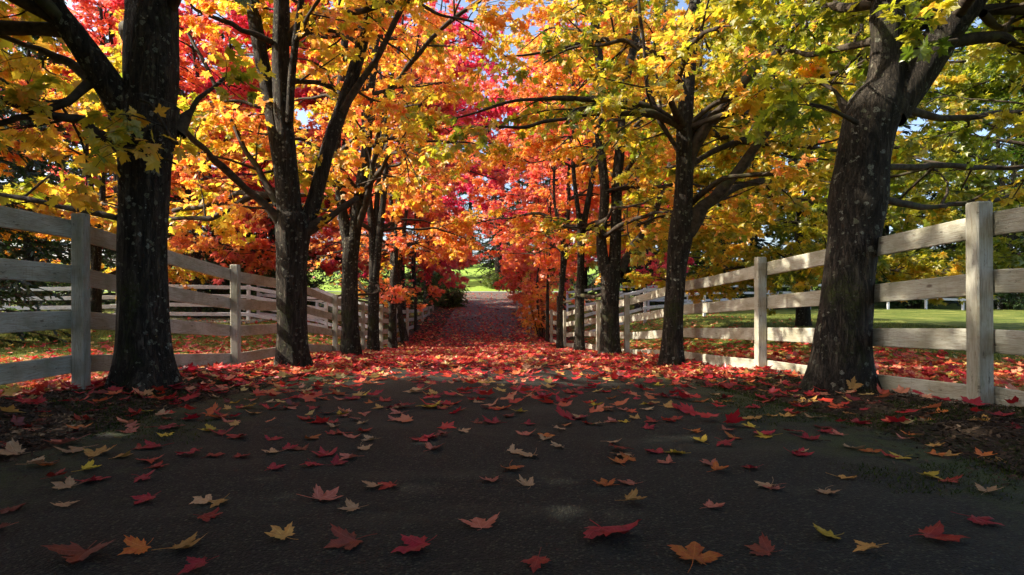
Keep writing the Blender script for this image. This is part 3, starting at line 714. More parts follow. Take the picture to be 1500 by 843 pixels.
rng=np.random.default_rng(202); z=9.0
t=SP([(983,542,0,44),(985,500,0,36),(987,450,0,33),(991,390,0,34),(997,345,0,42),(1000,310,0,38)],z)
s1=extend(SP([(999,330,0,34),(1002,260,0,29),(1003,190,0,27),(1008,110,0,24),(1014,50,0,20),(1018,0,0,18)],z),8,rng)
lb=[SP([(1003,340,0,26),(1030,303,0,20),(1057,281,.05,17),(1090,238,.1,15),(1117,200,.1,13),(1167,140,.2,11),(1213,90,.3,10),(1273,55,.4,8)],z),
    SP([(1003,290,0,22),(1012,225,0,18),(1040,180,-.1,14),(1067,150,-.1,13),(1100,112,-.2,13),(1133,83,-.2,12),(1177,52,-.3,11),(1205,30,-.3,10),(1240,-10,-.3,8)],z),
    SP([(1008,205,.1,10),(1050,178,.3,9),(1083,163,.5,8),(1150,163,.8,8),(1240,167,1.,7),(1340,170,1.3,5)],z),
    SP([(1015,240,.2,10),(1050,220,.5,9),(1083,210,.6,8),(1143,210,.8,8),(1223,220,1.1,6),(1330,215,1.4,5)],z),
    SP([(1030,305,.2,12),(1080,275,.6,11),(1130,262,.9,9),(1200,258,1.3,7),(1300,270,1.8,5)],z),
    SP([(1010,300,.2,10),(1060,262,-.3,8),(1110,258,-.6,7),(1180,255,-.9,6)],z),
    SP([(1133,84,-.2,9),(1160,95,-.2,11),(1185,92,-.3,13),(1200,75,-.3,9),(1210,55,-.3,6)],z),
    SP([(993,220,-.1,8),(967,177,-.2,7),(947,110,-.3,6),(937,17,-.4,5),(930,-30,-.4,4)],z)]
lb+=proc_limbs(rng,[s1],18,3.6,7.6,2.8)
build_tree('maple_tree',rng,t,[s1],lb,'second right maple, grey lichened trunk with long limbs reaching right','tree',GR,30,.35,base=0.31,spread=0.12,local=0.12,outline=OUT_FULL,n2=6,n3=6,nl=7,size=(.075,.115))

rng=np.random.default_rng(203); z=13.0
t=SP([(893,523,0,40),(893,490,0,34),(893,450,0,31),(894,410,0,34),(895,390,0,36)],z)
s1=extend(SP([(886,400,0,22),(881,350,0,18),(886,281,0,16),(878,200,0,16),(882,133,0,15),(873,50,.1,14),(867,0,.1,13)],z),9,rng)
s2=extend(SP([(899,400,0,22),(902,340,0,19),(904,267,0,18),(910,200,0,17),(917,117,0,15),(930,60,.1,13),(937,0,.2,12)],z),9,rng)
s3=SP([(905,400,0,20),(925,368,.3,16),(942,340,.8,11),(965,300,1.2,8),(980,240,1.6,6)],z)
lb=[s3,SP([(905,270,0,7),(925,240,-.3,6),(942,215,-.6,5),(957,160,-.8,4)],z)]
lb+=proc_limbs(rng,[s1,s2],22,3.4,8.6,2.3)
build_tree('maple_tree',rng,t,[s1,s2],lb,'third right maple, stout speckled trunk dividing low in two','tree',GR,26,.3,base=0.37,spread=0.12,local=0.12,outline=OUT_FULL,n2=7,n3=6,nl=7,size=(.075,.115))
row_tree(849,517,16.5,18,204,'fourth right maple, dark trunk past the stout twin stemmed one',0.5,[(.7,.2,.75),(-.6,-.2,.6)],low=2.4,**K)
row_tree(820,513,20.5,12,205,'fifth right maple, slender black trunk before the white boards',0.66,[(.6,.2,.8),(-.5,.2,.6)],low=2.0,**K)
row_tree(802,507,24,6,206,'thin young maple on the right where the fence boards look closest',.68,[(.2,.2,.9),(-.2,.3,.6)],top=8.5,low=1.7,R_=2.6,nlimb=18,**K)
row_tree(789,493,27.5,4,207,'slight orange maple sapling beside the far right fence posts',.70,[(.1,.1,1),(-.2,.2,.8)],top=8,low=.9,R_=2.0,nlimb=22,fork=1.0,**K)
# trees standing beside and behind the photographer: their crowns shade the near lane
def side_tree(x,z,seed,label,base):
    rng=np.random.default_rng(seed); g=float(G(x,z))
    t=np.array([[x,z,g,.27],[x,z,g+1,.24],[x,z,g+2.2,.25]])
    stems=[np.array([[x+dx*s**1.2,z+dy*s,g+2+(8)*s,.17*(1-.85*s)] for s in np.linspace(0,1,6)]) for dx,dy in ((-.8,.5),(.9,-.3),(.1,-.9))]
    lb=proc_limbs(rng,stems,24,3.7,g+9,g+2.6)
    build_tree('maple_tree',rng,t,stems,lb,label,'tree',GR,16,.2,base=base,n2=8,n3=6,nl=9,size=(.13,.17),outline=OUT_LOW)
side_tree(-3.2,1.2,301,'left-hand row maple beside the viewpoint, outside the picture',.42)
side_tree(-3.2,-2.8,302,'left-hand row maple behind the viewpoint, outside the picture',.42)
side_tree(3.1,.6,303,'right-hand row maple beside the viewpoint, outside the picture',.22)
side_tree(-6.9,2.7,306,'unseen outer maple added left of the first fence post for shade',.36)  # out of view, added to keep sun patches off the near asphalt
side_tree(-6.8,-.8,305,'unseen outer maple added left of the viewpoint for shade',.40)  # also out of view, added to block sun from the left

# ------------------------------------------------------------------ background maples (unique skeletons shared as mesh data)
def big_variant(seed,Hh=13,Rr=4.6,size=(.10,.15),nlimb=34,low=2.2):
    rng=np.random.default_rng(seed); x=z=0.; g=0.
    t=np.array([[0,0,-.12,.26],[0,0,1.,.22],[0,0,2.2,.23]])
    stems=[np.array([[dx*s**1.2+rng.normal()*.1*s,dy*s+rng.normal()*.1*s,2+(Hh-2)*s,.16*(1-.85*s)] for s in np.linspace(0,1,7)]) for dx,dy in ((-1.,.4),(1.,-.2),(.1,1.1))]
    lb=proc_limbs(rng,stems,nlimb,Rr,Hh-1,low)
    A=Acc(); A.add(*bark_tube(rng,t,14,.2,.12,.2))
    for s in stems: A.add(*bark_tube(rng,s,8,.3,.1))
    tm=np_mesh('trunk',np.vstack(A.V),A.faces(),M['bark'])
    wood,(LV,LF,T)=grow(rng,lb+[s[2:] for s in stems],n2=8.5,n3=7,nl=10,size=size,base=.5,spread=.09,local=.08,cull=False,tw=False,outline=OUT_LOW)
    B=Acc()
    for l in lb: V,q,tt=bark_tube(rng,l,6,.3,.08); B.add(V,q,tt)
    B.add(np.vstack(wood.V),*wood.F)
    bm=np_mesh('branches',np.vstack(B.V),B.faces(),M['twig'])
    cm=np_mesh('crown',LV,[LF],M['leaf'],{'tint':T},smooth_=False)
    return tm,bm,cm
VAR=[big_variant(401),big_variant(402,14,5.0),big_variant(403,12,4.4,low=1.6)]
def bg_tree(x,z,base,scale,var,label,rz,group='coloured trees beyond the fences'):
    g=float(G(x,z)); root=empty('maple_tree',(x,z,g-.05),label,'tree',group,rz); root.scale=(scale,)*3
    for nm,me in zip(('trunk','branches','crown'),VAR[var]):
        o=link(nm,me,root); o.color=(base,base,base,1)
BG=[(-11.5,17,.42,.72,2,'golden yellow maple on the far left beyond the fence, glowing low over the rails'),
 (-11.3,22.5,.55,.72,2,'orange-gold maple beyond the left fence, above the dark evergreens'),
 (-17,27,.78,1.25,1,'tall salmon pink tree high at the far left'),
 (-11.5,31,.90,1.45,0,'tall crimson tree showing pink behind the second left maple'),
 (-7,29,.72,1.35,1,'coral red maple behind the left row near the far fence end'),
 (-24,22,.66,1.1,0,'orange-red maple at the extreme left edge'),
 (-5.2,34,.80,1.45,2,'red maple closing the left side of the lane'),
 (-4.3,42,.95,1.6,1,'vivid magenta-red maple over the middle of the lane'),
 (4.8,37,.70,1.3,2,'orange-red maple closing the right side of the lane'),
 (7.5,46,.90,1.7,0,'tall pinkish red tree high right of the lane centre'),
 (8.3,31,.86,.75,2,'low bright red maple behind the right paddock fence corner'),
 (10,38,.42,1.5,1,'yellow-gold maple beyond the right lawn'),
 (17,41,.26,1.35,0,'yellow-green maple behind the right lawn fence'),
 (25,40,.20,1.4,1,'olive green maple right of the yellow-green one'),
 (34,38,.16,1.4,2,'green maple at the far right beyond the lawn'),
 (9.5,17.5,.24,.85,1,'green-gold maple on the right lawn with branches over the top board'),
 (14,14.5,.17,.9,2,'leafy green maple right of the leaning trunk, sky showing through'),
 (7.9,13.2,.27,.72,2,'low yellow-green maple hidden to its crown by the massive right trunk'),
 (5.6,17.3,.34,.8,2,'small gold-green maple on the lawn behind the second right trunk'),
 (1.2,68,.72,1.9,0,'large orange-red maple past the crossing road over the lane end'),
 (-12.3,13.6,.43,.78,2,'bright yellow maple at the far left edge over the near rails'),
 (-14,30,.72,1.35,2,'coral maple far behind the first two left trunks'),
 (-19,36,.84,1.4,0,'rose pink maple far left between the tallest crowns'),
 (-30,36,.55,1.3,0,'amber tree far left behind the distant paddock fence')]
for i,(x,z,b,s,v,lb) in enumerate(BG): bg_tree(x,z,b,s,v,lb,i*1.7)

# ------------------------------------------------------------------ evergreens and shrubs
def conifer_variant(seed,Hh=11,Rr=2.6):
    rng=np.random.default_rng(seed)
    A=Acc(); A.add(*bark_tube(rng,np.array([[0,0,-.1,.2],[0,0,Hh*.5,.12],[0,0,Hh,.015]]),8,.5,.08))
    tm=np_mesh('trunk',np.vstack(A.V),A.faces(),M['bark'])
    Bt=[];Br=[]
    for z in np.arange(.25,Hh-.2,.27):
        k=6
        for j in range(k):
            a=rng.uniform(0,2*PI); L=(Rr*(1-z/Hh)**.8+.2)*rng.uniform(.7,1.15); s=np.linspace(0,1,5)
            p=np.stack([math.cos(a)*L*s,math.sin(a)*L*s,z+L*(.18*s-.42*s**2)+rng.normal()*.05],-1); Bt.append(p); Br.append(.008+.006*L)
    Bt=np.array(Bt); Br=np.array(Br)
    V,q=tubes(Bt,Br[:,None]*np.linspace(1,.3,5)[None],4); bm=np_mesh('branches',V,[q],M['twig'])
    ns=26; n=len(Bt)*ns; bi=np.repeat(np.arange(len(Bt)),ns); s=rng.uniform(.12,1,n); i0=np.minimum((s*4).astype(int),3); fr=(s*4-i0)[:,None]
    pos=Bt[bi,i0]*(1-fr)+Bt[bi,i0+1]*fr; tg=unit(Bt[bi,-1]-Bt[bi,0])
    side=unit(np.cross(tg,[0,0,1.]))*np.where(rng.uniform(size=n)<.5,-1,1)[:,None]
    fw=unit(tg*.6+side*rng.uniform(.3,1,n)[:,None]+rng.normal(size=(n,3))*.25+np.array([0,0,-.2]))
    nr=unit(np.array([0,0,1.])+rng.normal(size=(n,3))*.5)
    out=np.array([(.0,0),(.16,.15),(.07,.22),(.2,.42),(.07,.5),(.14,.75),(0,1.1),(-.14,.75),(-.07,.5),(-.2,.42),(-.07,.22),(-.16,.15)])
    V,F_,k=leaves(pos,fw,nr,rng.uniform(.22,.42,n)*(.5+.5*np.linalg.norm(Bt[bi,-1,:2],axis=1)/Rr),out,.15,rng,center=(0,.5))
    T=np.clip(.3+.12*rng.normal(size=n),0,1)
    cm=np_mesh('crown',V,[F_],M['green'],{'tint':np.repeat(T,k)},smooth_=False)
    return tm,bm,cm
CV=[conifer_variant(501),conifer_variant(502,13,3.0)]
CON=[(18.5,45,1.7,.5,'dark evergreen in the gap behind the right paddock fence'),(33.5,49,2.0,.5,'dark evergreen right of centre in the belt behind the right lawn'),(-19,42,1.9,.5,'dark evergreen closing the gap far behind the left lawn'),(-8.8,2.2,1.1,.5,'unseen evergreen added left of the viewpoint to shade the near lane'),(-9.4,4.8,1.15,.5,'tall unseen evergreen added on the left to shade the near lane'),(-8.8,-.6,1.1,.5,'unseen evergreen added left behind the viewpoint to shade the near lane'),(-10.5,11.5,.75,.5,'dark low-branched evergreen behind the nearest left rails'),(-14.5,15,.9,.48,'dark evergreen left of the nearest left post'),  # the three left-lawn evergreens by the viewpoint are unseen, added for foreground shade
 (-14.5,26,1.1,.5,'dark evergreen between the first and second left trunks'),(-19,24,1.1,.5,'evergreen behind the left lawn'),(-9.2,27,.7,.62,'greener evergreen between second left trunk and the paddock fence'),
 (-24,38,1.9,.5,'tall evergreen far left behind the paddock'),(-15,38,1.5,.5,'tall evergreen behind the left crimson tree'),
 (1.6,74,1.6,.45,'dark evergreen standing over the end of the lane'),(-7,76,1.7,.5,'dark evergreen left of the far bright field'),(8,72,1.8,.48,'tall dark evergreen right of the lane end'),(-16,70,1.9,.5,'tall evergreen far behind the left row'),
 (15,50,2.0,.48,'dark evergreen behind the right paddock fence'),(22,48,1.9,.48,'dark evergreen behind the middle of the right paddock fence'),(29,47,2.0,.5,'dark evergreen behind the right end of the paddock fence'),(38,46,2.1,.5,'evergreen at the far right edge'),(10.5,44,1.6,.45,'dark evergreen beside the low red maple'),
 (5,95,2.2,.5,'far evergreen high over the lane'),(-3,98,2.1,.5,'far evergreen over the bright field'),(48,50,2.1,.5,'outermost evergreen on the right'),(-34,44,2.1,.5,'outermost evergreen on the left')]
for i,(x,z,s,b,lb) in enumerate(CON):
    g=float(G(x,z)); root=empty('conifer_tree',(x,z,g-.05),lb,'tree','dark evergreens behind the coloured trees',i*2.1); root.scale=(s,)*3
    for nm,me in zip(('trunk','branches','crown'),CV[i%2]): o=link(nm,me,root); o.color=(b,b,b,1)
def shrub_variant(seed,leafm,size=(.07,.11),outline=OUT_OVAL,Hh=1.9,Rr=1.3,base=.55,n2=9,n3=6,ns=26):
    rng=np.random.default_rng(seed); st=[]
    for i in range(ns):
        a=rng.uniform(0,2*PI); o=rng.uniform(.2,1)*Rr; s=np.linspace(0,1,6); h=Hh*(1.05-.55*(o/Rr)**2)*rng.uniform(.75,1.1)
        st.append(np.stack([math.cos(a)*(.1+o*s**.8),math.sin(a)*(.1+o*s**.8),-.05+h*s**.9,.022*(1-.8*s)],-1))
    wood,(LV,LF,T)=grow(rng,st,n2=n2,n3=n3,nl=8,size=size,base=base,spread=.08,local=.1,cull=False,outline=outline,l2=.3)
    A=Acc()
    for s in st: A.add(*bark_tube(rng,s,5,.3,.05))
    A.add(np.vstack(wood.V),*wood.F)
    return np_mesh('stems',np.vstack(A.V),A.faces(),M['twig']),np_mesh('foliage',LV,[LF],leafm,{'tint':T},smooth_=False)
SV=[shrub_variant(601,M['green']),shrub_variant(602,M['green'],Hh=2.4,Rr=1.2)]
SR=shrub_variant(603,M['leaf'],(.09,.13),OUT_LOW,3.4,1.1,.5,n2=5,n3=4,ns=13)
SHR=[(-2.9,41,1.15,.60,0,'glossy green shrub left of the far lane end'),(-4.6,45,1.5,.55,1,'taller green shrub behind the one at the lane end'),(-6.3,40,1.3,.45,0,'dark green shrub outside the left fence end'),
 (3.8,66.5,1.2,.75,0,'light green bush on the bank past the crossing road'),(.6,67,1.0,.8,0,'pale green low bush in the sunny field'),
 (-8.5,25,1.2,.5,1,'leafy green shrub behind the left paddock fence, near the first trunk'),(-11.5,24.5,1.5,.42,0,'dark shrub between the left trunks behind the lawn'),
 (18,36.5,1.5,.6,1,'sunlit rounded shrub behind the right lawn between trunk and post'),(23,38.5,1.7,.62,0,'wide shrub behind the right paddock fence'),(13.5,37,1.3,.42,0,'dark shrub behind the paddock fence near the second right trunk'),(28.5,38.8,1.7,.55,1,'rounded green shrub right of the wide one'),(33,37,1.5,.5,0,'shrub at the far right behind the paddock')]
for i,(x,z,s,b,v,lb) in enumerate(SHR):
    g=float(G(x,z)); root=empty('green_shrub',(x,z,g-.03),lb,'shrub','green shrubs at the lawn edges',i*1.3); root.scale=(s,)*3
    for nm,me in zip(('stems','foliage'),SV[v]): o=link(nm,me,root); o.color=(b,b,b,1)
for i,(x,z,s,b,lb) in enumerate([(1.75,25.5,.85,.60,'orange leafy sapling bushing over the far right fence'),(1.9,30,1.0,.68,'coral red sapling beyond the orange one on the right'),(1.7,37,1.2,.72,'furthest coral sapling on the right where the lane narrows')]):
    g=float(G(x,z)); root=empty('maple_sapling',(x+.6,z,g-.03),lb,'sapling','maple saplings by the far right fence',i*1.9); root.scale=(s,)*3
    for nm,me in zip(('stems','foliage'),SR): o=link(nm,me,root); o.color=(b,b,b,1)

# ------------------------------------------------------------------ fallen leaves: individuals
def fallen_variant(seed):
    """a detailed dry maple leaf: radial grid, curled, folded, with petiole"""
    rng=np.random.default_rng(seed)
    half=[(.07,-.03),(.26,-.17),(.33,-.12),(.46,-.14),(.38,-.02),(.40,.06),(.60,.12),(.56,.19),(.78,.34),(.70,.38),(.92,.62),(.76,.60),(.68,.70),(.52,.62),(.44,.64),(.27,.50),(.26,.64),(.34,.82),(.20,.86),(.14,1.0),(.0,1.24)]
    o=np.array(half+[(-x,y) for x,y in half[:-1]][::-1])
    o=o+rng.normal(size=o.shape)*.018
    o[:,0]*=rng.uniform(.85,1.1)
    m=len(o); c=np.array([0,.0]); rings=[0.0,.3,.55,.78,1.0]
    pts=[c]
    for f in rings[1:]:
        pts+=list(c+(o-c)*f)
    p=np.array(pts); x,y=p[:,0],p[:,1]
    ct=rng.uniform(.0,.5); fold=rng.uniform(-.1,.6); twist=rng.normal()*.45; kind=seed%4; fold=rng.uniform(1.3,2.6) if seed%5==0 else fold; o_=1
    r2=x**2+(y-.3)**2
    zc=fold*np.abs(x)*.55+ct*r2*(.9 if kind!=1 else -.8)+twist*x*y*.5
    zc+=.07*np.sin(x*7+rng.uniform(0,6))*np.sin(y*6+rng.uniform(0,6))
    rr=np.sqrt(x*x+y*y); ang=np.arctan2(x,y)
    zc+=.05*rr*np.cos(ang*360/51*1.0)                       # pleats along the veins
    tipc=rng.uniform(-.2,.9)
    zc+=tipc*np.maximum(rr-.6,0)**2*np.sin(ang*2+rng.uniform(0,6))*.9+.04*rng.normal(size=len(x))*(rr>.7)
    if kind==2: zc+=.5*np.maximum(y-.4,0)**2
    if kind==3: zc+=1.5*np.maximum(x-.1,0)**2
    if kind==1: zc+=1.1*np.maximum(-x-.15,0)**1.5
    zc=zc*.72; sp_=zc.max()-zc.min(); zc=zc*min(1,.46/sp_); V=np.stack([x,y,zc],-1)
    F3=[(0,1+i,1+(i+1)%m) for i in range(m)]; Q=[]
    for k in range(3):
        a=1+k*m; b=1+(k+1)*m
        for i in range(m): Q.append((a+i,b+i,b+(i+1)%m,a+(i+1)%m))
    # petiole
    s=np.linspace(0,1,6); L=rng.uniform(.45,.95); bend=rng.normal()*.3; rise=rng.uniform(-.05,.35)
    pp=np.stack([bend*s**2*L,-.0-L*s,zc[0]+rise*s*L+.0],-1)[None]
    Vt,qt=tubes(pp,np.linspace(.016,.011,6)[None],5); qt=qt+len(V)
    V=np.vstack([V,Vt]); V[:,2]-=V[:,2].min()
    me=np_mesh('fallen_leaf',V,[np.array(F3),np.vstack([np.array(Q),qt])],M['f_r'],uv=V[:,:2])
    return me,V
FV=[fallen_variant(700+i) for i in range(20)]
LIST='''126,812,95,b|dark brown-red crumpled leaf, largest near the bottom left corner
212,806,56,o|orange leaf overlapped by a golden one at bottom left
257,808,70,g|golden star-shaped leaf lying over an orange one
300,838,50,c|crimson leaf cut off by the picture's bottom edge
419,795,52,g|lone tan-gold leaf on bare asphalt, bottom left of centre
520,796,75,b|thin dark red leaf seen edge-on near the bottom
297,762,42,r|small rounded red leaf below a tan and gold pair
327,739,36,g|gold half of the tan and gold pair
304,743,26,t|tan half of the tan and gold pair
222,736,46,c|crimson leaf alone on the left asphalt with a long stalk
92,744,20,t|tiny tan leaf alone on the left asphalt
7,752,34,b|brownish red leaf at the left edge
5,779,26,s|pink leaf tip at the left edge low down
467,737,62,s|salmon leaf with curled tips, left of centre
122,709,58,c|crimson leaf with pale folded side at left
104,718,40,t|tan leaf tucked under the crimson one at left
205,705,36,c|bright crimson leaf below the tan and gold cluster
74,706,34,r|small red leaf at far left
622,808,72,c|crimson leaf riddled with holes, bottom centre-left
705,779,62,s|salmon-red leaf with its stalk standing up
881,781,95,c|long flat crimson leaf, largest at bottom centre
789,828,54,r|red leaf with an upright lobe at the bottom edge
1015,829,75,o|vivid orange-red leaf at the bottom edge
523,748,42,t|tan leaf beside a salmon one, centre-left
552,716,22,t|small pale leaf touching a red one, centre-left
575,716,26,r|small red leaf touching a pale one, centre-left
721,711,30,s|pinkish leaf left of a tan one near the lane centre
775,715,34,t|tan leaf right of a pinkish one near the lane centre
748,689,42,o|folded orange leaf standing up in the lane centre
890,716,36,o|orange leaf paired with a salmon one
928,714,26,s|salmon leaf paired with an orange one
919,740,40,g|pale gold leaf shaped like two wings
1127,815,50,b|dark crimson shrivelled leaf with a curved stalk
1221,790,52,y|bright yellow leaf joined by its stalk to a tan one
1283,815,42,g|tan-gold leaf below the bright yellow one
1357,790,78,r|big red wrinkled leaf, bottom right
1425,766,54,c|crimson leaf with an upright side lobe, right edge
1038,747,40,s|salmon leaf alone on the right asphalt
1444,726,38,t|pale tan leaf with a long stalk near the right edge
1383,707,34,r|red leaf on the mossy edge at right'''
SMALL='''140,671,50,g;171,674,36,g;120,662,50,t;43,687,50,t;70,684,36,o;122,693,26,y;25,668,58,t;108,650,56,s;217,677,42,r;223,689,28,r;234,657,45,c;201,661,36,r;285,670,48,c;309,673,36,r;349,674,28,r;397,691,38,c;455,684,34,c;489,684,22,c;480,671,45,c;442,662,32,b;404,666,36,t;399,648,34,c;325,640,40,c;355,642,42,r;453,645,30,o;492,639,28,r;241,642,30,y;237,630,52,c;183,635,36,s;313,633,34,y;334,621,26,s;119,617,45,r;47,621,44,r;18,647,38,r;
780,670,38,t;748,667,22,t;631,662,44,s;615,645,45,c;637,644,30,c;653,640,24,b;822,658,28,t;912,662,36,r;924,675,34,o;909,683,20,o;966,667,38,c;999,668,38,y;980,682,30,s;892,652,26,t;518,673,40,s;529,661,22,t;547,647,26,t;770,640,34,s;727,622,40,c;771,625,26,c;838,616,42,c;852,615,22,t;865,624,18,r;815,634,24,t;797,643,22,o;676,634,24,t;583,617,30,s;588,597,48,c;
1354,702,26,y;1209,724,26,t;1232,705,26,g;1129,716,22,t;1108,690,32,c;1048,694,34,o;1045,686,28,s;1324,673,34,y;1364,669,30,o;1302,673,26,r;1277,667,28,o;1243,660,42,t;1438,673,30,o;1470,676,36,g;1168,665,26,t;1178,646,36,c;1127,643,34,y;1113,637,44,c;1058,653,34,c;1030,651,30,y;1076,644,26,o;1013,635,30,o;1063,634,24,s;1104,628,28,y;1104,618,32,g;1126,611,24,g;1252,623,38,c;1190,615,32,t;1203,635,28,c;1234,640,28,s;1340,639,28,o;1322,648,26,s;1370,656,26,g;1446,615,28,g;1495,625,24,c;1176,587,40,g;1125,590,36,r;1095,600,22,c;1320,575,24,y;1212,586,20,r;1272,589,22,s;1291,588,18,c;1330,588,22,r;1385,597,26,g;1368,606,34,o;1302,611,16,r;1396,640,18,t;
73,563,16,r;132,570,22,s;160,557,30,g;207,561,18,r;225,568,24,s;111,581,22,t;76,587,24,y;63,590,20,b;43,580,24,s;107,588,24,r;149,591,40,r;173,590,18,t;197,586,32,c;227,583,30,o;263,567,34,s;309,569,18,g;327,569,22,r;345,562,20,s;375,558,22,s;319,584,24,t;371,588,28,s;392,592,20,t;357,600,18,c;371,607,28,g;315,607,24,r;284,612,26,c;240,597,24,t;203,608,34,r;221,604,20,y;231,611,32,t;59,608,22,g;52,616,30,s;5,600,28,c;19,607,24,r;128,611,44,r;117,630,36,o;99,633,26,c;187,629,26,s;
425,575,18,t;436,575,20,t;470,586,18,r;503,587,24,s;520,587,20,r;530,582,30,y;560,590,28,r;545,592,22,o;617,576,40,t;632,583,22,c;640,580,26,g;575,602,26,t;560,600,22,g;655,600,26,o;645,602,22,r;625,600,36,y;683,577,26,c;668,577,20,t;697,592,20,t;716,601,24,r;733,602,24,o;757,606,26,y;740,612,26,b;695,622,22,b;675,603,16,b;420,600,28,s;455,616,34,r;462,600,28,c;500,612,24,s;515,618,20,s;527,624,18,t;530,634,26,r;500,640,26,r;820,590,32,c;812,580,22,c;852,578,28,c;915,579,24,c;898,586,20,o;870,596,26,y;893,603,24,t;955,594,26,s;975,598,32,g;945,602,24,t;960,620,26,r;945,630,26,c;918,622,22,y;990,619,24,r;968,582,20,r;1008,582,24,s;1063,590,24,g;1048,593,18,t;1019,609,14,o;1132,583,20,r;1113,600,22,c;990,575,26,c;940,571,20,c;915,604,16,s;1045,580,18,t'''
rngL=np.random.default_rng(77)
cnt=0; zone_lab={}
def color_name(k): return FALL[k][0]
def place_leaf(px,py,w,k,label=None):
    global cnt
    g=ground_at_pixel(px,py+w*.04); z=g[1]; size=w*z/F/1.85*rngL.uniform(.9,1.1)
    me,V=FV[(cnt*7+cnt//9)%len(FV)]
    o=bpy.data.objects.new('fallen_leaf',me); C.objects.link(o)
    yaw=rngL.uniform(0,2*PI); tilt=rngL.uniform(0,.22); ta=rngL.uniform(0,2*PI)
    from mathutils import Matrix
    e=.3; nx=(float(G(g[0]+e,z))-float(G(g[0]-e,z)))/(2*e); nz=(float(G(g[0],z+e))-float(G(g[0],z-e)))/(2*e)
    nrm=Vector((-nx,-nz,1)).normalized(); q=Vector((0,0,1)).rotation_difference(nrm)
    Mx=q.to_matrix()@Matrix.Rotation(tilt,3,Vector((math.cos(ta),math.sin(ta),0)))@Matrix.Rotation(yaw,3,'Z')
    size=min(max(size,.055),.135)
    v=(V*size)@np.array(Mx).T
    gx=G(g[0]+v[:,0],z+v[:,1]); lane=np.abs(g[0]+v[:,0])<2.3
    lift=float((gx+lane*.022-v[:,2]).max())
    o.location=(g[0],z,lift+.002-max(0,.25*0)); o.rotation_euler=Mx.to_euler(); o.scale=(size,)*3
    if k!='r':
        o.material_slots[0].link='OBJECT'; o.material_slots[0].material=M['f_'+k]
    if label is None:
        x=g[0]
        if abs(x)<2.3: where=('bare asphalt in the lane centre' if abs(x)<.9 else ('left half of the asphalt' if x<0 else 'right half of the asphalt'))
        else: where='mulch below the left fence' if x<0 else 'mulch below the right fence'
        dist='near' if z<2.7 else ('a few steps off' if z<4.0 else 'where leaves thicken')
        label=f'{color_name(k)} fallen leaf on the {where}, {dist}'
    tag(o,label,'leaf','loose maple leaves scattered on the near lane'); cnt+=1
for ln in LIST.split('\n'):
    a,lab=ln.split('|'); px,py,w,k=a.split(','); place_leaf(float(px),float(py),float(w),k.strip(),lab)
for s in SMALL.replace('\n','').split(';'):
    if s.strip():
        px,py,w,k=s.split(','); place_leaf(float(px),float(py),float(w),k.strip())
pts_=[tuple(map(float,q.split(',')[:3])) for q in SMALL.replace('\n','').split(';') if q.strip()]
while cnt<298:
    if rngL.uniform()<.5:
        a_=pts_[rngL.integers(len(pts_))]; place_leaf(a_[0]+rngL.normal()*26,a_[1]+rngL.normal()*4,a_[2]*rngL.uniform(.6,1),rngL.choice(list('ccrrrssottgy'))); continue
    py=rngL.uniform(562,628) if rngL.uniform()<.9 else rngL.uniform(628,700); px=rngL.uniform(20,1480)
    place_leaf(px,py,rngL.uniform(.75,1.2)*(14+(py-555)*.22),rngL.choice(list('ccrrrssottgy')))
# the yellow leaf leaning on the big right trunk
me,V=FV[3]; o=bpy.data.objects.new('fallen_leaf',me); C.objects.link(o)
p=P(1248,569,4.78); o.location=(p[0],4.78,p[2]); o.rotation_euler=(R(80),R(15),0); o.scale=(.085,)*3
o.material_slots[0].link='OBJECT'; o.material_slots[0].material=M['f_g']
tag(o,'upright gold leaf leaning on the foot of the massive right trunk','leaf','loose maple leaves scattered on the near lane')

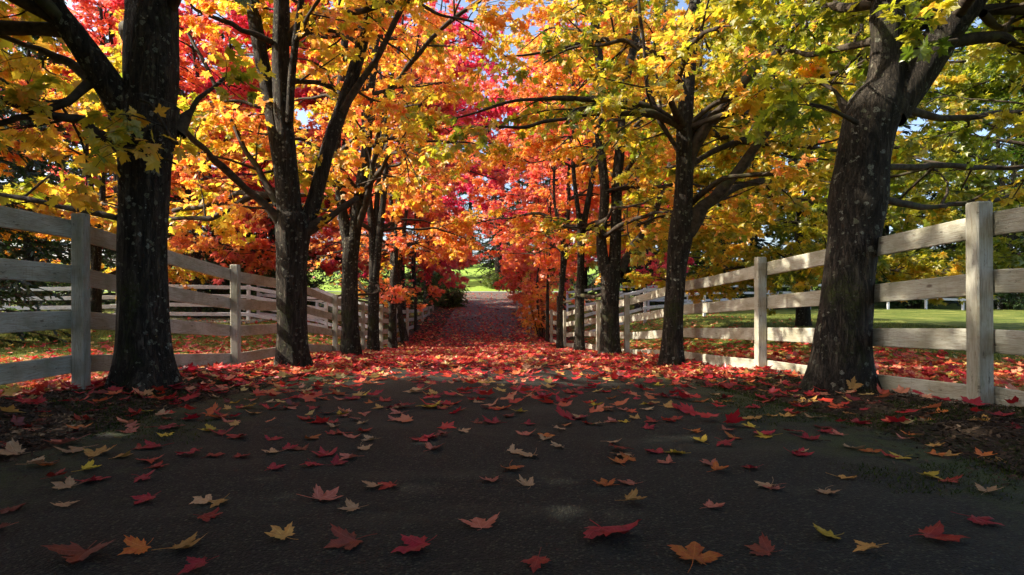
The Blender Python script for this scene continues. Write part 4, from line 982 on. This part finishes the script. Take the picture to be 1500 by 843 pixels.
# ------------------------------------------------------------------ leaf litter
def litter():
    rng=np.random.default_rng(88)
    n=135000
    x=rng.uniform(-11,11,n); z=3.3+(rng.uniform(0,1,n)**1.5)*52
    ax=np.abs(x)
    nz=np.array([mnoise.noise(Vector((a*.7,b*.45,0)))+.5*mnoise.noise(Vector((a*2.2,b*1.6,5))) for a,b in zip(x,z)])
    # leaf density (0..1): thin near, a carpet from 8 m, thinning again past 26 m; piles under the fences
    lane=np.interp(z,[3.3,4.4,6,7.5,9,11,20,24,27,34,50],[.07,.16,.24,.42,.75,1,1,.9,.5,.2,.08])
    belt=np.interp(z,[3.3,4.4,6,8,12,24,34],[.08,.2,.65,1,1,.8,.2])
    lawn=np.interp(ax,[3.4,5,6.8,8,11],[1,1,.8,.16,.03])*np.interp(z,[4,5,9,11,13,25,40],[0,.9,1,.7,.28,.2,.05])
    lane=lane*np.where(z>18,1-.55*np.exp(-((ax-.85)/.32)**2)*smooth((z-18)/6),1)
    lit=np.where(ax<3.4,np.where(ax<2.3,lane,belt),lawn)
    bare=smooth((nz-.05)/.35)*np.where((x>.2)&(x<3.4)&(z<13),.75,.25)
    w=lit*(1-bare)
    # a steady count per square metre whatever the depth
    dens=1/(1.5*np.maximum(((z-3.3)/52),1e-4)**(1/3.))
    dens=np.minimum(dens,6); w=w/dens*1.2*(1-.45*np.exp(-((ax-.9)/.35)**2)*smooth((9.5-z)/3))
    k=rng.uniform(0,1,n)<np.clip(w,0,1); x,z=x[k],z[k]; n=len(x)
    pile=rng.uniform(0,1,n)
    h=G(x,z)+.024+.035*pile**2+(np.abs(x)>3.4)*.01
    a=rng.uniform(0,2*PI,n); fw=np.stack([np.cos(a),np.sin(a),rng.normal(size=n)*.18],-1)
    nr=unit(np.array([0,0,1.])+rng.normal(size=(n,3))*.28)
    sz=rng.uniform(.045,.115,n)
    V,F_,kk=leaves(np.stack([x,z,h],-1),fw,nr,sz,OUT_FULL,-.25,rng)
    Gv=G(V[:,0],V[:,1])+.024; V[:,2]=np.maximum(V[:,2],Gv)
    t=np.clip(.62-.10*(np.abs(x)>3.6)+.24*rng.normal(size=n)+.1*np.sin(x*1.3+z),0,1)
    pale=rng.uniform(size=n)<.16; t=np.where(pale,rng.uniform(0,.35,n),t)
    o=link('leaf_litter',np_mesh('leaf_litter',V,[F_],M['litter'],{'tint':np.repeat(t,kk)},smooth_=False))
    tag(o,'thick carpet of red and orange fallen maple leaves over lane and verges','leaves',kind='stuff')
    print('litter',n)
litter()
# ------------------------------------------------------------------ mulch, moss, grass
def scatter_quads(name,x,z,rng,ln,wd,mat,label,cat,stand=0.,tint=None,lift=0.0):
    n=len(x); a=rng.uniform(0,2*PI,n)
    h=G(x,z)+.004+lift
    if stand:
        L=rng.uniform(*ln,n); W=rng.uniform(*wd,n); lean=rng.normal(size=(n,2))*stand
        b=np.stack([x,z,h-.005],-1); sd=np.stack([np.cos(a),np.sin(a),np.zeros(n)],-1)*W[:,None]
        tip=b+np.stack([lean[:,0]*L,lean[:,1]*L,L],-1); mid=b+np.stack([lean[:,0]*L*.3,lean[:,1]*L*.3,L*.55],-1)
        V=np.stack([b-sd,b+sd,mid+sd*.7,mid-sd*.7,tip],1).reshape(-1,3); i=np.arange(n)[:,None]*5
        q=i+np.array([[0,1,2,3]]); t=i+np.array([[3,2,4]]); Fs=[q,t]; k=5
    else:
        L=rng.uniform(*ln,n); W=rng.uniform(*wd,n)
        d=np.stack([np.cos(a),np.sin(a),rng.normal(size=n)*.25],-1); s=np.stack([-np.sin(a),np.cos(a),rng.normal(size=n)*.3],-1)
        c=np.stack([x,z,h+rng.uniform(0,.012,n)],-1)
        top=np.stack([c-d*L[:,None]-s*W[:,None],c+d*L[:,None]-s*W[:,None]*.6,c+d*L[:,None]*.9+s*W[:,None],c-d*L[:,None]*.8+s*W[:,None]*.8],1)
        V=top.reshape(-1,3); i=np.arange(n)[:,None]*4; Fs=[i+np.array([[0,1,2,3]])]; k=4
    if tint is None: tint=np.clip(rng.beta(2,3,n),0,1)
    o=link(name,np_mesh(name,V,Fs,mat,{'tint':np.repeat(tint,k)},smooth_=False)); tag(o,label,cat,kind='stuff'); return o
rng=np.random.default_rng(91)
n=80000; sgn=np.where(rng.uniform(size=n)<.5,-1,1)
z=2.2+rng.uniform(0,1,n)**1.3*9; x=sgn*(2.25+rng.uniform(0,1,n)*1.7-.25*np.abs(rng.normal(size=n))*(rng.uniform(size=n)<.3))
scatter_quads('bark_mulch',x,z,rng,(.006,.022),(.002,.007),M['chips'],'dark brown bark mulch along both lane edges','mulch',lift=.012)
n=110000; x=rng.uniform(1.5,3.9,n)*np.where(rng.uniform(size=n)<.6,1,-1); z=rng.uniform(1.8,9,n)
mk=np.array([mnoise.noise(Vector((a*1.3,b*1.5,2)))+.4*mnoise.noise(Vector((a*5,b*5,2))) for a,b in zip(x,z)])
k=mk>(.10+.25*(np.abs(x)<2.1)-.12*(z<3.8)*(x>0)); x,z=x[k],z[k]
scatter_quads('moss_patches',x,z,rng,(.010,.028),(.0015,.004),M['moss'],'low dark green moss and grass creeping over the asphalt edges','moss',stand=.5,lift=.014)
n=150000; x=np.concatenate([rng.uniform(-14,-3.7,n//2),rng.uniform(3.5,14,n//2)]); z=4+rng.uniform(0,1,n)**1.4*24
scatter_quads('lawn_grass',x,z,rng,(.03,.075),(.003,.006),M['grass'],'short mown grass on the lawns beyond the fences','grass',stand=.35,tint=np.clip(rng.normal(size=n)*.2+.5,0,1))

# ------------------------------------------------------------------ light, world, camera
SUN_EL=R(38); SUN_AZ=R(-92)          # azimuth from the lane direction (+Y), negative = to the left
d=Vector((math.sin(SUN_AZ)*math.cos(SUN_EL),math.cos(SUN_AZ)*math.cos(SUN_EL),math.sin(SUN_EL)))
sd=bpy.data.lights.new('sun','SUN'); sd.energy=5.0; sd.angle=R(.5); sd.color=(1,.90,.74)
so=bpy.data.objects.new('sun',sd); C.objects.link(so); so.rotation_euler=d.to_track_quat('Z','Y').to_euler(); so.location=(-20,10,30)
w=bpy.data.worlds.new('World'); SC.world=w; w.use_nodes=True; nt=w.node_tree
bg=nt.nodes['Background']; sky=nt.nodes.new('ShaderNodeTexSky'); sky.sky_type='NISHITA'; sky.sun_disc=False
sky.sun_elevation=SUN_EL; sky.sun_rotation=SUN_AZ; sky.air_density=.8; sky.dust_density=3.5
nt.links.new(sky.outputs[0],bg.inputs[0]); bg.inputs[1].default_value=.15
cd=bpy.data.cameras.new('camera'); co=bpy.data.objects.new('camera',cd); C.objects.link(co); SC.camera=co
co.location=(0,0,CAMH); co.rotation_euler=(R(90),0,0)
cd.sensor_width=36; cd.lens=36*F/1500; cd.shift_x=(750-CX)/1500; cd.shift_y=(HY-421.5)/1500; cd.clip_end=2000; cd.clip_start=.05
SC.view_settings.view_transform='Standard'; SC.view_settings.look='None'; SC.view_settings.gamma=1; SC.view_settings.exposure=1.33
SC.view_settings.use_curve_mapping=False
cy=SC.cycles; cy.max_bounces=8; cy.diffuse_bounces=6; cy.transmission_bounces=6; cy.glossy_bounces=2; cy.transparent_max_bounces=4
cy.use_denoising=True; cy.sample_clamp_indirect=6; cy.use_adaptive_sampling=True; cy.adaptive_threshold=.02
SC.render.use_persistent_data=False
